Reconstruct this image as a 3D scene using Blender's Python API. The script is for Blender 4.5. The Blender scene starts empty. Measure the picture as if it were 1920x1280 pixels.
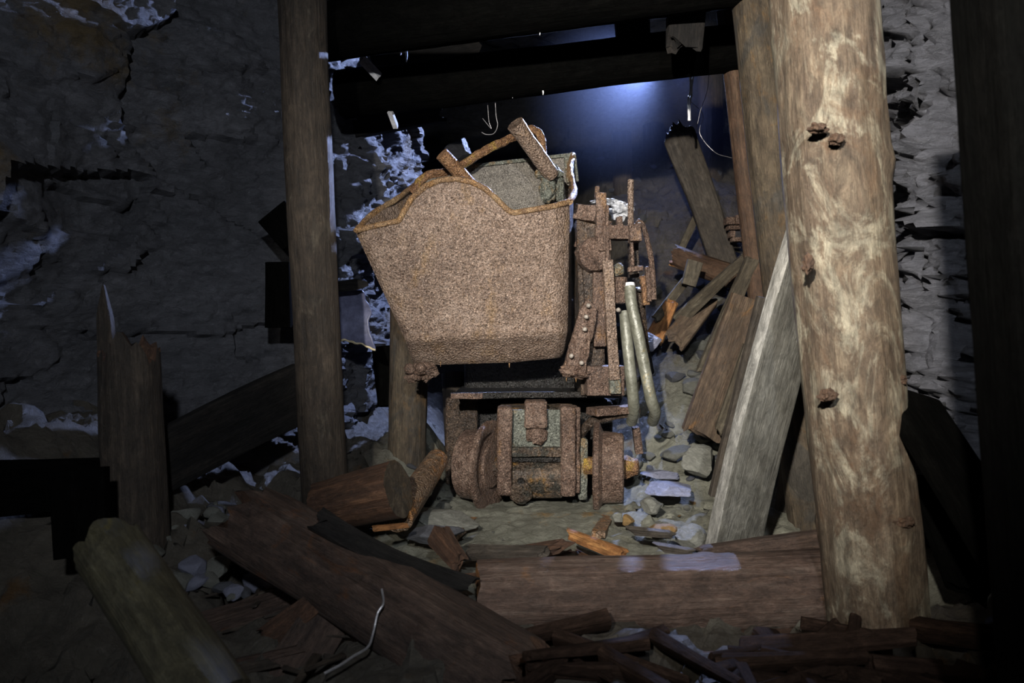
import bpy, bmesh, math, random
from mathutils import Vector, Matrix, noise
C = bpy.context.scene
random.seed(7)
F = 1280.0            # focal length in pixels of the 1920 px frame (24 mm lens)
CAMZ = 0.70

# ------------------------------------------------------------------ camera, light, exposure
def P(px, py, Y):
    return Vector(((px - 960) / F * Y, Y, CAMZ - (py - 640) / F * Y))

cam_d = bpy.data.cameras.new('camera'); cam_d.lens = 24; cam_d.sensor_width = 36
cam_d.clip_start = 0.05
cam_d.dof.use_dof = True; cam_d.dof.focus_distance = 2.5; cam_d.dof.aperture_fstop = 4.5
cam = bpy.data.objects.new('camera', cam_d); C.collection.objects.link(cam)
cam.location = (0, 0, CAMZ); cam.rotation_euler = (math.pi / 2, 0, 0)
C.camera = cam

w = bpy.data.worlds.new('world'); C.world = w; w.use_nodes = True
w.node_tree.nodes['Background'].inputs[0].default_value = (0.12, 0.14, 0.22, 1)
w.node_tree.nodes['Background'].inputs[1].default_value = 0.012

def spot(name, loc, target, watts, color, size, blend, radius):
    d = bpy.data.lights.new(name, 'SPOT'); d.energy = watts; d.color = color
    d.spot_size = math.radians(size); d.spot_blend = blend; d.shadow_soft_size = radius
    o = bpy.data.objects.new(name, d); C.collection.objects.link(o)
    o.location = loc
    o.rotation_euler = (Vector(target) - Vector(loc)).to_track_quat('-Z', 'Y').to_euler()
    return o
# hand torch beside the camera, and a cold lamp deeper in the gallery
spot('torch', (-0.48, -0.85, 1.48), P(1260, 440, 2.4), 1120, (1.0, 0.94, 0.84), 54, 1.0, 0.035)
spot('fill_spot', (0.15, -0.85, 1.50), P(820, 330, 2.4), 190, (0.86, 0.92, 1.0), 92, 1.0, 0.05)  # added fill for the left wall, set apart from the torch
spot('back_lamp', (1.0, 5.0, 2.77), (-0.66, 2.8, 1.0), 1050, (0.42, 0.54, 1.0), 66, 0.7, 0.04)
spot('back_lamp_down', (1.22, 4.95, 2.74), (1.15, 4.3, 1.0), 16, (0.30, 0.40, 1.0), 90, 1.0, 0.06)

C.view_settings.view_transform = 'Standard'; C.view_settings.look = 'None'
C.view_settings.exposure = 0.0; C.view_settings.gamma = 1.0
C.view_settings.use_curve_mapping = False
C.cycles.max_bounces = 5
C.cycles.volume_bounces = 0

# ------------------------------------------------------------------ node materials
def new_mat(name):
    m = bpy.data.materials.new(name); m.use_nodes = True
    nt = m.node_tree; N = nt.nodes; L = nt.links
    b = N['Principled BSDF']
    return m, N, L, b
def tex(N, L, coord, scale, detail=6, rough=0.6, stretch=(1, 1, 1), kind='noise', dist=0.0, loc=(0, 0, 0)):
    mp = N.new('ShaderNodeMapping'); mp.inputs['Scale'].default_value = stretch
    mp.inputs['Location'].default_value = loc
    L.new(coord, mp.inputs[0])
    if kind == 'noise':
        t = N.new('ShaderNodeTexNoise'); t.inputs['Scale'].default_value = scale
        t.inputs['Detail'].default_value = detail; t.inputs['Roughness'].default_value = rough
        t.inputs['Distortion'].default_value = dist
        L.new(mp.outputs[0], t.inputs[0]); return t.outputs[0]
    t = N.new('ShaderNodeTexVoronoi'); t.inputs['Scale'].default_value = scale
    if kind == 'crack': t.feature = 'DISTANCE_TO_EDGE'
    L.new(mp.outputs[0], t.inputs[0]); return t.outputs[0]
def ramp(N, L, fac, stops):
    r = N.new('ShaderNodeValToRGB'); cr = r.color_ramp
    while len(cr.elements) < len(stops): cr.elements.new(0.5)
    for e, (p, c) in zip(cr.elements, stops):
        e.position = p; e.color = (c, c, c, 1) if isinstance(c, (int, float)) else (*c, 1)
    L.new(fac, r.inputs[0]); return r.outputs[0]
def mix(N, L, fac, a, b, mode='MIX'):
    m = N.new('ShaderNodeMix'); m.data_type = 'RGBA'; m.blend_type = mode
    for s, v in ((m.inputs[0], fac), (m.inputs[6], a), (m.inputs[7], b)):
        if isinstance(v, (int, float)): s.default_value = v
        elif isinstance(v, tuple): s.default_value = (*v, 1)
        else: L.new(v, s)
    return m.outputs[2]
def math_(N, L, op, a, b=0.0):
    m = N.new('ShaderNodeMath'); m.operation = op
    for s, v in ((m.inputs[0], a), (m.inputs[1], b)):
        if isinstance(v, (int, float)): s.default_value = v
        else: L.new(v, s)
    return m.outputs[0]
def bump(N, L, b, hs):
    prev = None
    for h, dist, st in hs:
        n = N.new('ShaderNodeBump'); n.inputs['Distance'].default_value = dist
        n.inputs['Strength'].default_value = st; L.new(h, n.inputs['Height'])
        if prev: L.new(prev, n.inputs['Normal'])
        prev = n.outputs[0]
    L.new(prev, b.inputs['Normal'])
def coords(N, which='Object'):
    return N.new('ShaderNodeTexCoord').outputs[which]

def rock_mat(name, lo, hi, ochre=0.0, och_col=(0.16, 0.09, 0.02), rough=(0.35, 0.75), stretch=(1, 1, 2.2), scale=1.0, bs=1.0):
    m, N, L, b = new_mat(name); co = coords(N)
    n1 = tex(N, L, co, 2.2 * scale, 9, 0.68, stretch, dist=0.5)
    n2 = tex(N, L, co, 14 * scale, 10, 0.75, stretch, dist=0.8)
    n3 = tex(N, L, co, 90 * scale, 4, 0.7)
    cr = tex(N, L, co, 5.5 * scale, kind='crack', stretch=(1, 1, 1.7))
    f = math_(N, L, 'ADD', math_(N, L, 'MULTIPLY', n1, 0.5), math_(N, L, 'MULTIPLY', n2, 0.5))
    col = ramp(N, L, f, [(0.36, lo), (0.55, tuple((a + c) / 2 for a, c in zip(lo, hi))), (0.68, hi)])
    sp = ramp(N, L, n3, [(0.62, 0.0), (0.75, 1.0)])
    col = mix(N, L, math_(N, L, 'MULTIPLY', sp, 0.35), col, tuple(min(1, c * 2.2) for c in hi))
    if ochre > 0:
        oc = tex(N, L, co, 1.6 * scale, 7, 0.7, (1, 1, 1), loc=(3.1, 0.4, 1.7))
        om = ramp(N, L, oc, [(0.66 - ochre * 0.25, 0.0), (0.74 - ochre * 0.2, 1.0)])
        col = mix(N, L, math_(N, L, 'MULTIPLY', om, 0.75), col, och_col)
    L.new(col, b.inputs['Base Color'])
    L.new(ramp(N, L, n2, [(0.35, rough[1]), (0.65, rough[0])]), b.inputs['Roughness'])
    cre = ramp(N, L, cr, [(0.0, 0.0), (0.06, 1.0)])
    bump(N, L, b, [(n1, 0.05 * bs, 0.7), (cre, 0.004 * bs, 0.6), (n2, 0.03 * bs, 1.0), (n3, 0.004 * bs, 0.8)])
    return m

def wood_mat(name, dark, mid, light, patch=None, patch_amt=0.4, grain=1.0, rough=(0.4, 0.8), bs=1.0, patch2=None, seed=0.0, gz=0.28, spec=0.4):
    m, N, L, b = new_mat(name); co = coords(N)
    g1 = tex(N, L, co, 9 * grain, 8, 0.65, (3.2, 3.2, gz), dist=0.5, loc=(seed, 0, seed))
    g2 = tex(N, L, co, 45 * grain, 5, 0.7, (2.5, 2.5, 0.16), loc=(seed, 0, 0))
    bl = tex(N, L, co, 6, 10, 0.78, (1, 1, 0.6), loc=(0, seed, 0))
    fine = tex(N, L, co, 120, 3, 0.6)
    f = math_(N, L, 'ADD', math_(N, L, 'MULTIPLY', g1, 0.33), math_(N, L, 'MULTIPLY', g2, 0.27))
    f = math_(N, L, 'ADD', f, math_(N, L, 'MULTIPLY', bl, 0.40))
    col = ramp(N, L, f, [(0.36, dark), (0.5, mid), (0.64, light)])
    if patch:
        pm = tex(N, L, co, 7, 8, 0.72, (1.3, 1.3, 0.7), dist=1.0, loc=(seed + 4, 2, 1))
        pr = ramp(N, L, pm, [(0.68 - patch_amt * 0.3, 0.0), (0.76 - patch_amt * 0.3, 1.0)])
        col = mix(N, L, math_(N, L, 'MULTIPLY', pr, 0.8), col, patch)
    if patch2:
        pm = tex(N, L, co, 4.5, 6, 0.7, (1, 1, 0.6), dist=1.2, loc=(seed + 9, 7, 3))
        pr = ramp(N, L, pm, [(0.51, 0.0), (0.60, 1.0)])
        col = mix(N, L, math_(N, L, 'MULTIPLY', pr, 0.75), col, patch2)
    mt = tex(N, L, co, 28, 9, 0.82, (1.3, 1.3, 0.6), dist=0.6, loc=(seed, 3, 3))
    col = mix(N, L, 0.9, col, ramp(N, L, mt, [(0.36, 0.42), (0.5, 0.95), (0.64, 1.6)]), 'MULTIPLY')
    sp = ramp(N, L, fine, [(0.70, 0.0), (0.76, 1.0)])
    col = mix(N, L, math_(N, L, 'MULTIPLY', sp, 0.4), col, tuple(min(1, c * 1.8) for c in light))
    L.new(col, b.inputs['Base Color'])
    L.new(ramp(N, L, bl, [(0.35, rough[0]), (0.65, rough[1])]), b.inputs['Roughness'])
    b.inputs['Specular IOR Level'].default_value = spec
    bump(N, L, b, [(mt, 0.006 * bs, 0.8), (g1, 0.012 * bs, 0.8), (g2, 0.006 * bs, 0.9), (bl, 0.02 * bs, 0.5), (fine, 0.0015, 0.5)])
    return m

def rust_mat(name, a, b_, c, orange=(0.42, 0.17, 0.03), oamt=0.3, grain=150, rough=(0.3, 0.65), green=None, gs=1.0, dark=None, speck=1.0):
    m, N, L, b = new_mat(name); co = coords(N)
    n1 = tex(N, L, co, 5, 8, 0.7, dist=0.4)
    n2 = tex(N, L, co, 32, 6, 0.75)
    v = tex(N, L, co, grain, kind='vor')
    n3 = tex(N, L, co, grain * 1.3, 3, 0.6)
    f = math_(N, L, 'ADD', math_(N, L, 'MULTIPLY', n1, 0.5), math_(N, L, 'MULTIPLY', n2, 0.5))
    col = ramp(N, L, f, [(0.36, a), (0.5, b_), (0.64, c)])
    om = tex(N, L, co, 9, 8, 0.75, (1, 1, 0.55), loc=(2, 5, 1))
    orr = ramp(N, L, om, [(0.66 - oamt * 0.3, 0.0), (0.78 - oamt * 0.3, 1.0)])
    col = mix(N, L, math_(N, L, 'MULTIPLY', orr, 0.7), col, orange)
    if green:
        gm = tex(N, L, co, 6, 6, 0.7, loc=(8, 1, 4))
        gr = ramp(N, L, gm, [(0.54, 0.0), (0.62, 1.0)])
        col = mix(N, L, math_(N, L, 'MULTIPLY', gr, 0.8), col, green)
    if dark:
        gm = tex(N, L, co, 12, 6, 0.7, loc=(5, 9, 2))
        gr = ramp(N, L, gm, [(0.5, 0.0), (0.58, 1.0)])
        col = mix(N, L, math_(N, L, 'MULTIPLY', gr, 0.8), col, dark)
    gc = ramp(N, L, n3, [(0.36, 0.45), (0.66, 1.6)])
    col = mix(N, L, 0.85 * speck, col, gc, 'MULTIPLY')
    n4 = tex(N, L, co, grain * 1.1, 2, 0.5, loc=(4, 4, 4))  # pale crust dots; specular sparkle is also put into their colour
    col = mix(N, L, math_(N, L, 'MULTIPLY', ramp(N, L, n4, [(0.62, 0.0), (0.68, 1.0)]), 0.55 * speck), col, tuple(min(0.8, x * 1.9) for x in c))
    L.new(col, b.inputs['Base Color'])
    L.new(ramp(N, L, n2, [(0.35, rough[0]), (0.65, rough[1])]), b.inputs['Roughness'])
    b.inputs['Metallic'].default_value = 0.15
    b.inputs['Specular IOR Level'].default_value = 0.7
    bump(N, L, b, [(n2, 0.012 * gs, 0.8), (v, 0.008 * gs, 1.0), (n3, 0.008 * gs, 1.0)])
    return m
def plain(name, col, rough=0.5, spec=0.5, metal=0.0, sc=40, var=0.4):
    m, N, L, b = new_mat(name); co = coords(N)
    n = tex(N, L, co, sc, 6, 0.7)
    L.new(ramp(N, L, n, [(0.3, tuple(x * (1 - var) for x in col)), (0.7, tuple(min(1, x * (1 + var)) for x in col))]), b.inputs['Base Color'])
    b.inputs['Roughness'].default_value = rough; b.inputs['Specular IOR Level'].default_value = spec
    b.inputs['Metallic'].default_value = metal
    bump(N, L, b, [(n, 0.004, 0.6)])
    return m

M = {}
M['rock_left'] = rock_mat('dark_slate', (0.045, 0.047, 0.055), (0.17, 0.17, 0.19), ochre=0.35, och_col=(0.10, 0.062, 0.012))
M['rock_right'] = rock_mat('grey_slate', (0.04, 0.042, 0.052), (0.21, 0.212, 0.245), stretch=(1, 1, 3.0), scale=1.2)
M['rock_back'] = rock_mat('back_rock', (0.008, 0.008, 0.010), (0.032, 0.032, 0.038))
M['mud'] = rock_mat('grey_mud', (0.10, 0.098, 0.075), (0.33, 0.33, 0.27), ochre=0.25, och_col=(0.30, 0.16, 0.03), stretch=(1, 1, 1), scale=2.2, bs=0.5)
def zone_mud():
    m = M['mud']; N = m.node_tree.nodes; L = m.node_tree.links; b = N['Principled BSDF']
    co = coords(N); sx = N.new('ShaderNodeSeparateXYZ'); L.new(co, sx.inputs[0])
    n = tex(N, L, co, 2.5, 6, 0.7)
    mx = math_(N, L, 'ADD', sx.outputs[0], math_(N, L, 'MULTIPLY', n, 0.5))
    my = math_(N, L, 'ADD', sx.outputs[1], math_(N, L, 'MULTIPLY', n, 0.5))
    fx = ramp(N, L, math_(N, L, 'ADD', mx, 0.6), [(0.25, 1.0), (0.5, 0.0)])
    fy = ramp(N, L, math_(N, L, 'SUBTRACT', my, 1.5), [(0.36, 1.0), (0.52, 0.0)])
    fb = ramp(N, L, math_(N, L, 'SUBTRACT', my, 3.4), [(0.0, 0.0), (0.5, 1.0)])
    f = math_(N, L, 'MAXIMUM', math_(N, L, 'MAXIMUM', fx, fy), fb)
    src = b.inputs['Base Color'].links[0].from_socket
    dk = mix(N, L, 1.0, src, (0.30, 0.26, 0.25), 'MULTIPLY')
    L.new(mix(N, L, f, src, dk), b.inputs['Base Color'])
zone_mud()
M['stone'] = rock_mat('loose_stone', (0.10, 0.10, 0.085), (0.34, 0.34, 0.30), stretch=(1, 1, 2.5), scale=3, bs=0.35)
M['stone_dark'] = rock_mat('dark_stone', (0.05, 0.052, 0.06), (0.16, 0.165, 0.19), stretch=(1, 1, 2.5), scale=3, bs=0.35)
M['stone_blue'] = rock_mat('blue_slate', (0.13, 0.135, 0.19), (0.34, 0.35, 0.46), stretch=(1, 1, 2.5), scale=3, bs=0.25)
M['stone_rust'] = rock_mat('ochre_stone', (0.15, 0.09, 0.03), (0.36, 0.22, 0.08), scale=3, bs=0.3)
M['post_pale'] = wood_mat('peeled_pale_log', (0.03825, 0.0238, 0.0153), (0.09775, 0.0697, 0.0459), (0.187, 0.1487, 0.102), patch=(0.255, 0.2295, 0.17), patch_amt=0.62, patch2=(0.085, 0.0493, 0.0272), grain=1.5, gz=0.6)
M['post_tan'] = wood_mat('tan_log', (0.02213, 0.0166, 0.01107), (0.06271, 0.04611, 0.02951), (0.1217, 0.09588, 0.06271), patch=(0.1107, 0.06271, 0.02213), patch_amt=0.4, grain=1.4, seed=3.0, patch2=(0.03689, 0.03505, 0.03136))
M['post_thin'] = wood_mat('thin_brown_log', (0.018, 0.0108, 0.006), (0.066, 0.036, 0.021), (0.132, 0.084, 0.051), seed=5.0)
M['post_dark'] = wood_mat('dark_brown_log', (0.008602, 0.006141, 0.004299), (0.02948, 0.02088, 0.01413), (0.07369, 0.05527, 0.0393), patch=(0.06756, 0.05527, 0.03992), patch_amt=0.25, grain=1.2, seed=1.0)
M['wood_black'] = wood_mat('blackened_wood', (0.003, 0.003, 0.003), (0.008, 0.007, 0.0065), (0.022, 0.018, 0.015), seed=2.0, rough=(0.6, 0.95), spec=0.2)
M['wood_near_black'] = wood_mat('black_wood_shaded', (0.001, 0.001, 0.001), (0.0015, 0.0015, 0.00135), (0.003, 0.00275, 0.0025), seed=2.5, rough=(0.8, 1.0), spec=0.03)  # wet black wood; the unlit right timbers' shade is put in too
M['log_brown'] = wood_mat('brown_wet_log', (0.0252, 0.0144, 0.01008), (0.0756, 0.04752, 0.036), (0.1512, 0.1116, 0.09), patch=(0.144, 0.072, 0.0324), patch_amt=0.2, rough=(0.35, 0.6), seed=4.0)
M['wood_rot'] = wood_mat('rotten_red_wood', (0.02, 0.0104, 0.0064), (0.068, 0.0336, 0.0192), (0.16, 0.08, 0.04), seed=6.0, bs=1.6)
M['wood_orange'] = wood_mat('split_orange_wood', (0.08, 0.03, 0.01), (0.26, 0.11, 0.035), (0.50, 0.26, 0.09), seed=7.0, bs=1.3)
M['wood_rotlog'] = wood_mat('decayed_log', (0.0186, 0.01116, 0.00806), (0.0527, 0.03224, 0.02356), (0.1054, 0.0713, 0.0527), patch=(0.0868, 0.0341, 0.0124), patch_amt=0.35, seed=8.0, bs=1.3, rough=(0.45, 0.75))
M['wood_mossy'] = wood_mat('mossy_log', (0.02025, 0.0171, 0.0081), (0.0495, 0.04275, 0.0225), (0.09, 0.081, 0.0495), patch=(0.099, 0.0765, 0.009), patch_amt=0.25, seed=9.0)
M['plank_grey'] = wood_mat('grey_plank', (0.04462, 0.04095, 0.03412), (0.08134, 0.07875, 0.06825), (0.1417, 0.1392, 0.126), patch=(0.1785, 0.1628, 0.1155), patch_amt=0.05, seed=10.0, rough=(0.35, 0.6), bs=0.6)
M['plank_edge'] = wood_mat('pale_side_edge', (0.10, 0.098, 0.09), (0.19, 0.185, 0.17), (0.31, 0.30, 0.285), seed=10.5, bs=0.6)
M['plank_slat'] = wood_mat('weathered_slat', (0.0168, 0.0126, 0.0084), (0.063, 0.0504, 0.0336), (0.1428, 0.126, 0.0924), seed=11.0)
M['plank_brown'] = wood_mat('brown_plank', (0.0306, 0.0204, 0.01428), (0.0765, 0.051, 0.03315), (0.1377, 0.102, 0.0663), patch=(0.153, 0.0765, 0.0255), patch_amt=0.3, seed=12.0)
M['flat_post'] = wood_mat('grey_brown_timber', (0.01456, 0.01082, 0.00832), (0.0416, 0.03328, 0.02579), (0.09152, 0.07904, 0.06451), patch=(0.1248, 0.1206, 0.1082), patch_amt=0.1, seed=13.0)
M['bucket'] = rust_mat('bucket_rust', (0.1161, 0.0761, 0.0575), (0.2107, 0.146, 0.108), (0.3182, 0.2365, 0.1892), orange=(0.2666, 0.1677, 0.086), oamt=0.42, grain=120, rough=(0.22, 0.5))
M['bucket_in'] = rust_mat('bucket_inner_rust', (0.13, 0.115, 0.10), (0.21, 0.19, 0.165), (0.29, 0.26, 0.22), oamt=0.0, grain=170)
M['rim'] = rust_mat('rim_rust', (0.11, 0.06, 0.035), (0.27, 0.16, 0.08), (0.42, 0.29, 0.16), orange=(0.36, 0.18, 0.05), oamt=0.5, grain=160)
M['rust'] = rust_mat('brown_rust', (0.05, 0.030, 0.022), (0.15, 0.092, 0.066), (0.31, 0.215, 0.165), orange=(0.34, 0.17, 0.05), oamt=0.3, grain=130, gs=1.6)
M['rust_dark'] = rust_mat('dark_rust', (0.018, 0.014, 0.011), (0.06, 0.04, 0.028), (0.18, 0.12, 0.08), orange=(0.36, 0.16, 0.03), oamt=0.3, grain=130, rough=(0.2, 0.5), gs=1.6)
M['gear'] = rust_mat('gearbox_shaded_rust', (0.03, 0.022, 0.017), (0.09, 0.062, 0.042), (0.25, 0.18, 0.13), orange=(0.45, 0.23, 0.04), oamt=0.5, grain=110, rough=(0.2, 0.5), gs=2.0, dark=(0.035, 0.038, 0.032))  # darker than the ribs: recess shade put into the rust colour
M['black_shade_steel'] = rust_mat('black_shade_steel', (0.004, 0.0035, 0.003), (0.009, 0.008, 0.007), (0.022, 0.017, 0.014), oamt=0.0, grain=120, rough=(0.25, 0.5))  # black parts; also carries the shade of the housing and gap
M['verdigris'] = rust_mat('green_grey_paint', (0.072, 0.0792, 0.0648), (0.1368, 0.144, 0.1188), (0.2016, 0.2088, 0.18), orange=(0.3024, 0.1584, 0.036), oamt=0.45, grain=120, rough=(0.4, 0.7))
M['pipe_rust'] = rust_mat('pipe_rust', (0.08, 0.035, 0.015), (0.20, 0.10, 0.045), (0.34, 0.19, 0.09), orange=(0.48, 0.33, 0.03), oamt=0.45, grain=140)
M['rail'] = rust_mat('rail_rust', (0.07, 0.045, 0.025), (0.16, 0.10, 0.06), (0.24, 0.18, 0.12), orange=(0.42, 0.17, 0.03), oamt=0.5, grain=110)
M['hose'] = rust_mat('dirty_rubber', (0.085, 0.085, 0.065), (0.135, 0.135, 0.105), (0.20, 0.20, 0.165), orange=(0.42, 0.30, 0.09), oamt=0.3, grain=60, gs=0.15, rough=(0.35, 0.55), speck=0.15)
M['bolt'] = plain('crusted_bolt', (0.26, 0.23, 0.20), 0.5)
M['sheet'] = plain('blue_black_sheet', (0.10, 0.105, 0.17), 0.35, sc=25)
M['ragged_edge'] = plain('pale_torn_edge', (0.45, 0.38, 0.24), 0.7)
M['painted_reflection'] = plain('painted_reflection', (0.36, 0.37, 0.40), 0.5, sc=60, var=0.7)
M['wood_rotdark'] = wood_mat('dark_rotten_wood', (0.010, 0.006, 0.005), (0.030, 0.018, 0.013), (0.075, 0.045, 0.032), seed=14.0, bs=1.5, spec=0.08, rough=(0.7, 0.95))
M['chalk'] = plain('pale_wood', (0.34, 0.34, 0.36), 0.7)
M['wire'] = plain('steel_wire', (0.30, 0.29, 0.30), 0.35, metal=0.6)
M['fibre'] = plain('pale_fibre', (0.6, 0.62, 0.68), 0.4)
M['ice'] = plain('pale_calcite', (0.8, 0.82, 0.9), 0.25)

# ------------------------------------------------------------------ object helpers
WL = {}
def link(o, parent=None, world=Vector((0, 0, 0))):
    C.collection.objects.link(o)
    if parent: o.parent = parent
    WL[o.name] = world.copy()
    return o
def tag(o, label=None, cat=None, group=None, kind=None):
    if label: o['label'] = label
    if cat: o['category'] = cat
    if group: o['group'] = group
    if kind: o['kind'] = kind
    return o
def empty(name, loc):
    o = bpy.data.objects.new(name, None); o.location = loc; o.empty_display_size = 0.05
    return link(o, None, Vector(loc))
def part(name, bm, mat, parent, label=None, smooth=True, bevel=0.0, sub=0):
    """bm in world coordinates -> a mesh child of parent"""
    W = WL[parent.name]
    bmesh.ops.translate(bm, verts=bm.verts, vec=-W)
    bmesh.ops.recalc_face_normals(bm, faces=bm.faces)
    me = bpy.data.meshes.new(name); bm.to_mesh(me); bm.free()
    for m in (mat if isinstance(mat, (list, tuple)) else [mat]): me.materials.append(m)
    for p in me.polygons: p.use_smooth = smooth
    o = bpy.data.objects.new(name, me); link(o, parent, W)
    if bevel:
        md = o.modifiers.new('bevel', 'BEVEL'); md.width = bevel; md.segments = 2; md.limit_method = 'ANGLE'
        md.harden_normals = False
    if smooth:
        try: me.set_sharp_from_angle(angle=math.radians(42))
        except Exception: pass
    if label: o['label'] = label
    return o
def solo(name, bm, mat, loc=Vector((0, 0, 0)), smooth=True):
    """bm in world coordinates -> top-level mesh whose origin is loc"""
    loc = Vector(loc)
    bmesh.ops.translate(bm, verts=bm.verts, vec=-loc)
    bmesh.ops.recalc_face_normals(bm, faces=bm.faces)
    me = bpy.data.meshes.new(name); bm.to_mesh(me); bm.free()
    for m in (mat if isinstance(mat, (list, tuple)) else [mat]): me.materials.append(m)
    for p in me.polygons: p.use_smooth = smooth
    if smooth:
        try: me.set_sharp_from_angle(angle=math.radians(50))
        except Exception: pass
    o = bpy.data.objects.new(name, me); o.location = loc
    return link(o, None, loc)

def fbm(p, oct=4, lac=2.1, gain=0.5):
    a = 1.0; s = 0.0; q = Vector(p)
    for i in range(oct):
        s += a * noise.noise(q); q = q * lac + Vector((7.3, 1.7, 3.1)); a *= gain
    return s
def facet(p, seed, amp, tilt):
    """chunky cleaved rock: each cell is its own tilted plane"""
    q = p + Vector((seed, seed * 1.7, -seed))
    d, pts = noise.voronoi(q)
    c = pts[0]
    rv = noise.noise_vector(c * 5.31 + Vector((seed, 0, 0)))
    return amp * noise.noise(c * 3.77 + Vector((0, seed, 0))) + tilt * rv.dot(q - c)

def box(bm, a, b, jitter=0.0):
    """axis-aligned box between two corners"""
    a, b = Vector(a), Vector(b)
    r = bmesh.ops.create_cube(bm, size=1.0)
    for v in r['verts']:
        v.co = Vector(((a[i] + b[i]) / 2 + v.co[i] * abs(b[i] - a[i]) for i in range(3)))
        if jitter: v.co += Vector((random.uniform(-1, 1), random.uniform(-1, 1), random.uniform(-1, 1))) * jitter
    return r['verts']
def bar(bm, p0, p1, w, t, up=Vector((0, -1, 0)), w1=None):
    """flat bar: width w seen from `up`, thickness t along it"""
    p0, p1 = Vector(p0), Vector(p1); z = (p1 - p0).normalized()
    y = (up - z * up.dot(z)).normalized(); x = y.cross(z)
    vs = []
    for p, ww in ((p0, w), (p1, w1 or w)):
        for sx, sy in ((-1, -1), (1, -1), (1, 1), (-1, 1)):
            vs.append(bm.verts.new(p + x * sx * ww / 2 + y * sy * t / 2))
    for i in range(4):
        j = (i + 1) % 4
        bm.faces.new((vs[i], vs[j], vs[4 + j], vs[4 + i]))
    bm.faces.new(vs[:4][::-1]); bm.faces.new(vs[4:])
def tube(bm, pts, r, seg=14, lump=0.0, cap=True, seed=0):
    pts = [Vector(p) for p in pts]; n = len(pts)
    rs = r if isinstance(r, (list, tuple)) else [r] * n
    x = None; rings = []
    for i, p in enumerate(pts):
        d = (pts[min(i + 1, n - 1)] - pts[max(i - 1, 0)]).normalized()
        if x is None:
            x = d.orthogonal().normalized()
        else:
            x = (x - d * x.dot(d)).normalized()
        y = d.cross(x); ring = []
        for k in range(seg):
            a = 2 * math.pi * k / seg
            o = x * math.cos(a) + y * math.sin(a)
            rr = rs[i] * (1 + (lump * fbm(p * 25 + o * 1.3 + Vector((seed, 0, 0)), 3) if lump else 0))
            ring.append(bm.verts.new(p + o * rr))
        rings.append(ring)
    for a, b in zip(rings, rings[1:]):
        for k in range(seg):
            bm.faces.new((a[k], a[(k + 1) % seg], b[(k + 1) % seg], b[k]))
    if cap:
        bm.faces.new(rings[0][::-1]); bm.faces.new(rings[-1])
def smooth_pts(pts, n=8):
    pts = [Vector(p) for p in pts]; out = []
    q = [2 * pts[0] - pts[1]] + pts + [2 * pts[-1] - pts[-2]]
    for i in range(1, len(q) - 2):
        for k in range(n):
            t = k / n
            a, b, c, d = q[i - 1], q[i], q[i + 1], q[i + 2]
            out.append(0.5 * ((2 * b) + (c - a) * t + (2 * a - 5 * b + 4 * c - d) * t * t + (3 * b - a - 3 * c + d) * t ** 3))
    out.append(pts[-1]); return out
def lathe(bm, prof, p0, axis, seg=40, lump=0.0, seed=0):
    """prof: (distance along axis, radius)"""
    p0 = Vector(p0); ax = Vector(axis).normalized(); x = ax.orthogonal().normalized(); y = ax.cross(x)
    rings = []
    for (d, r) in prof:
        ring = []
        for k in range(seg):
            a = 2 * math.pi * k / seg; o = x * math.cos(a) + y * math.sin(a)
            rr = r * (1 + (lump * fbm(o * 3 + Vector((d * 30, seed, 0)), 3) if lump else 0))
            ring.append(bm.verts.new(p0 + ax * d + o * rr))
        rings.append(ring)
    for a, b in zip(rings, rings[1:]):
        for k in range(seg): bm.faces.new((a[k], a[(k + 1) % seg], b[(k + 1) % seg], b[k]))
    bm.faces.new(rings[0][::-1]); bm.faces.new(rings[-1])
def lumpy(bm, c, size, seed, sub=3, amp=0.35):
    r = bmesh.ops.create_icosphere(bm, subdivisions=sub, radius=1.0)
    c = Vector(c); s = Vector(size)
    for v in r['verts']:
        d = v.co.normalized()
        k = 1 + amp * fbm(d * 1.6 + Vector((seed, 0, 0)), 4) + amp * 0.5 * facet(d * 1.7, seed, 0.5, 0.5)
        v.co = c + Vector((d.x * s.x, d.y * s.y, d.z * s.z)) * k

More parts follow.
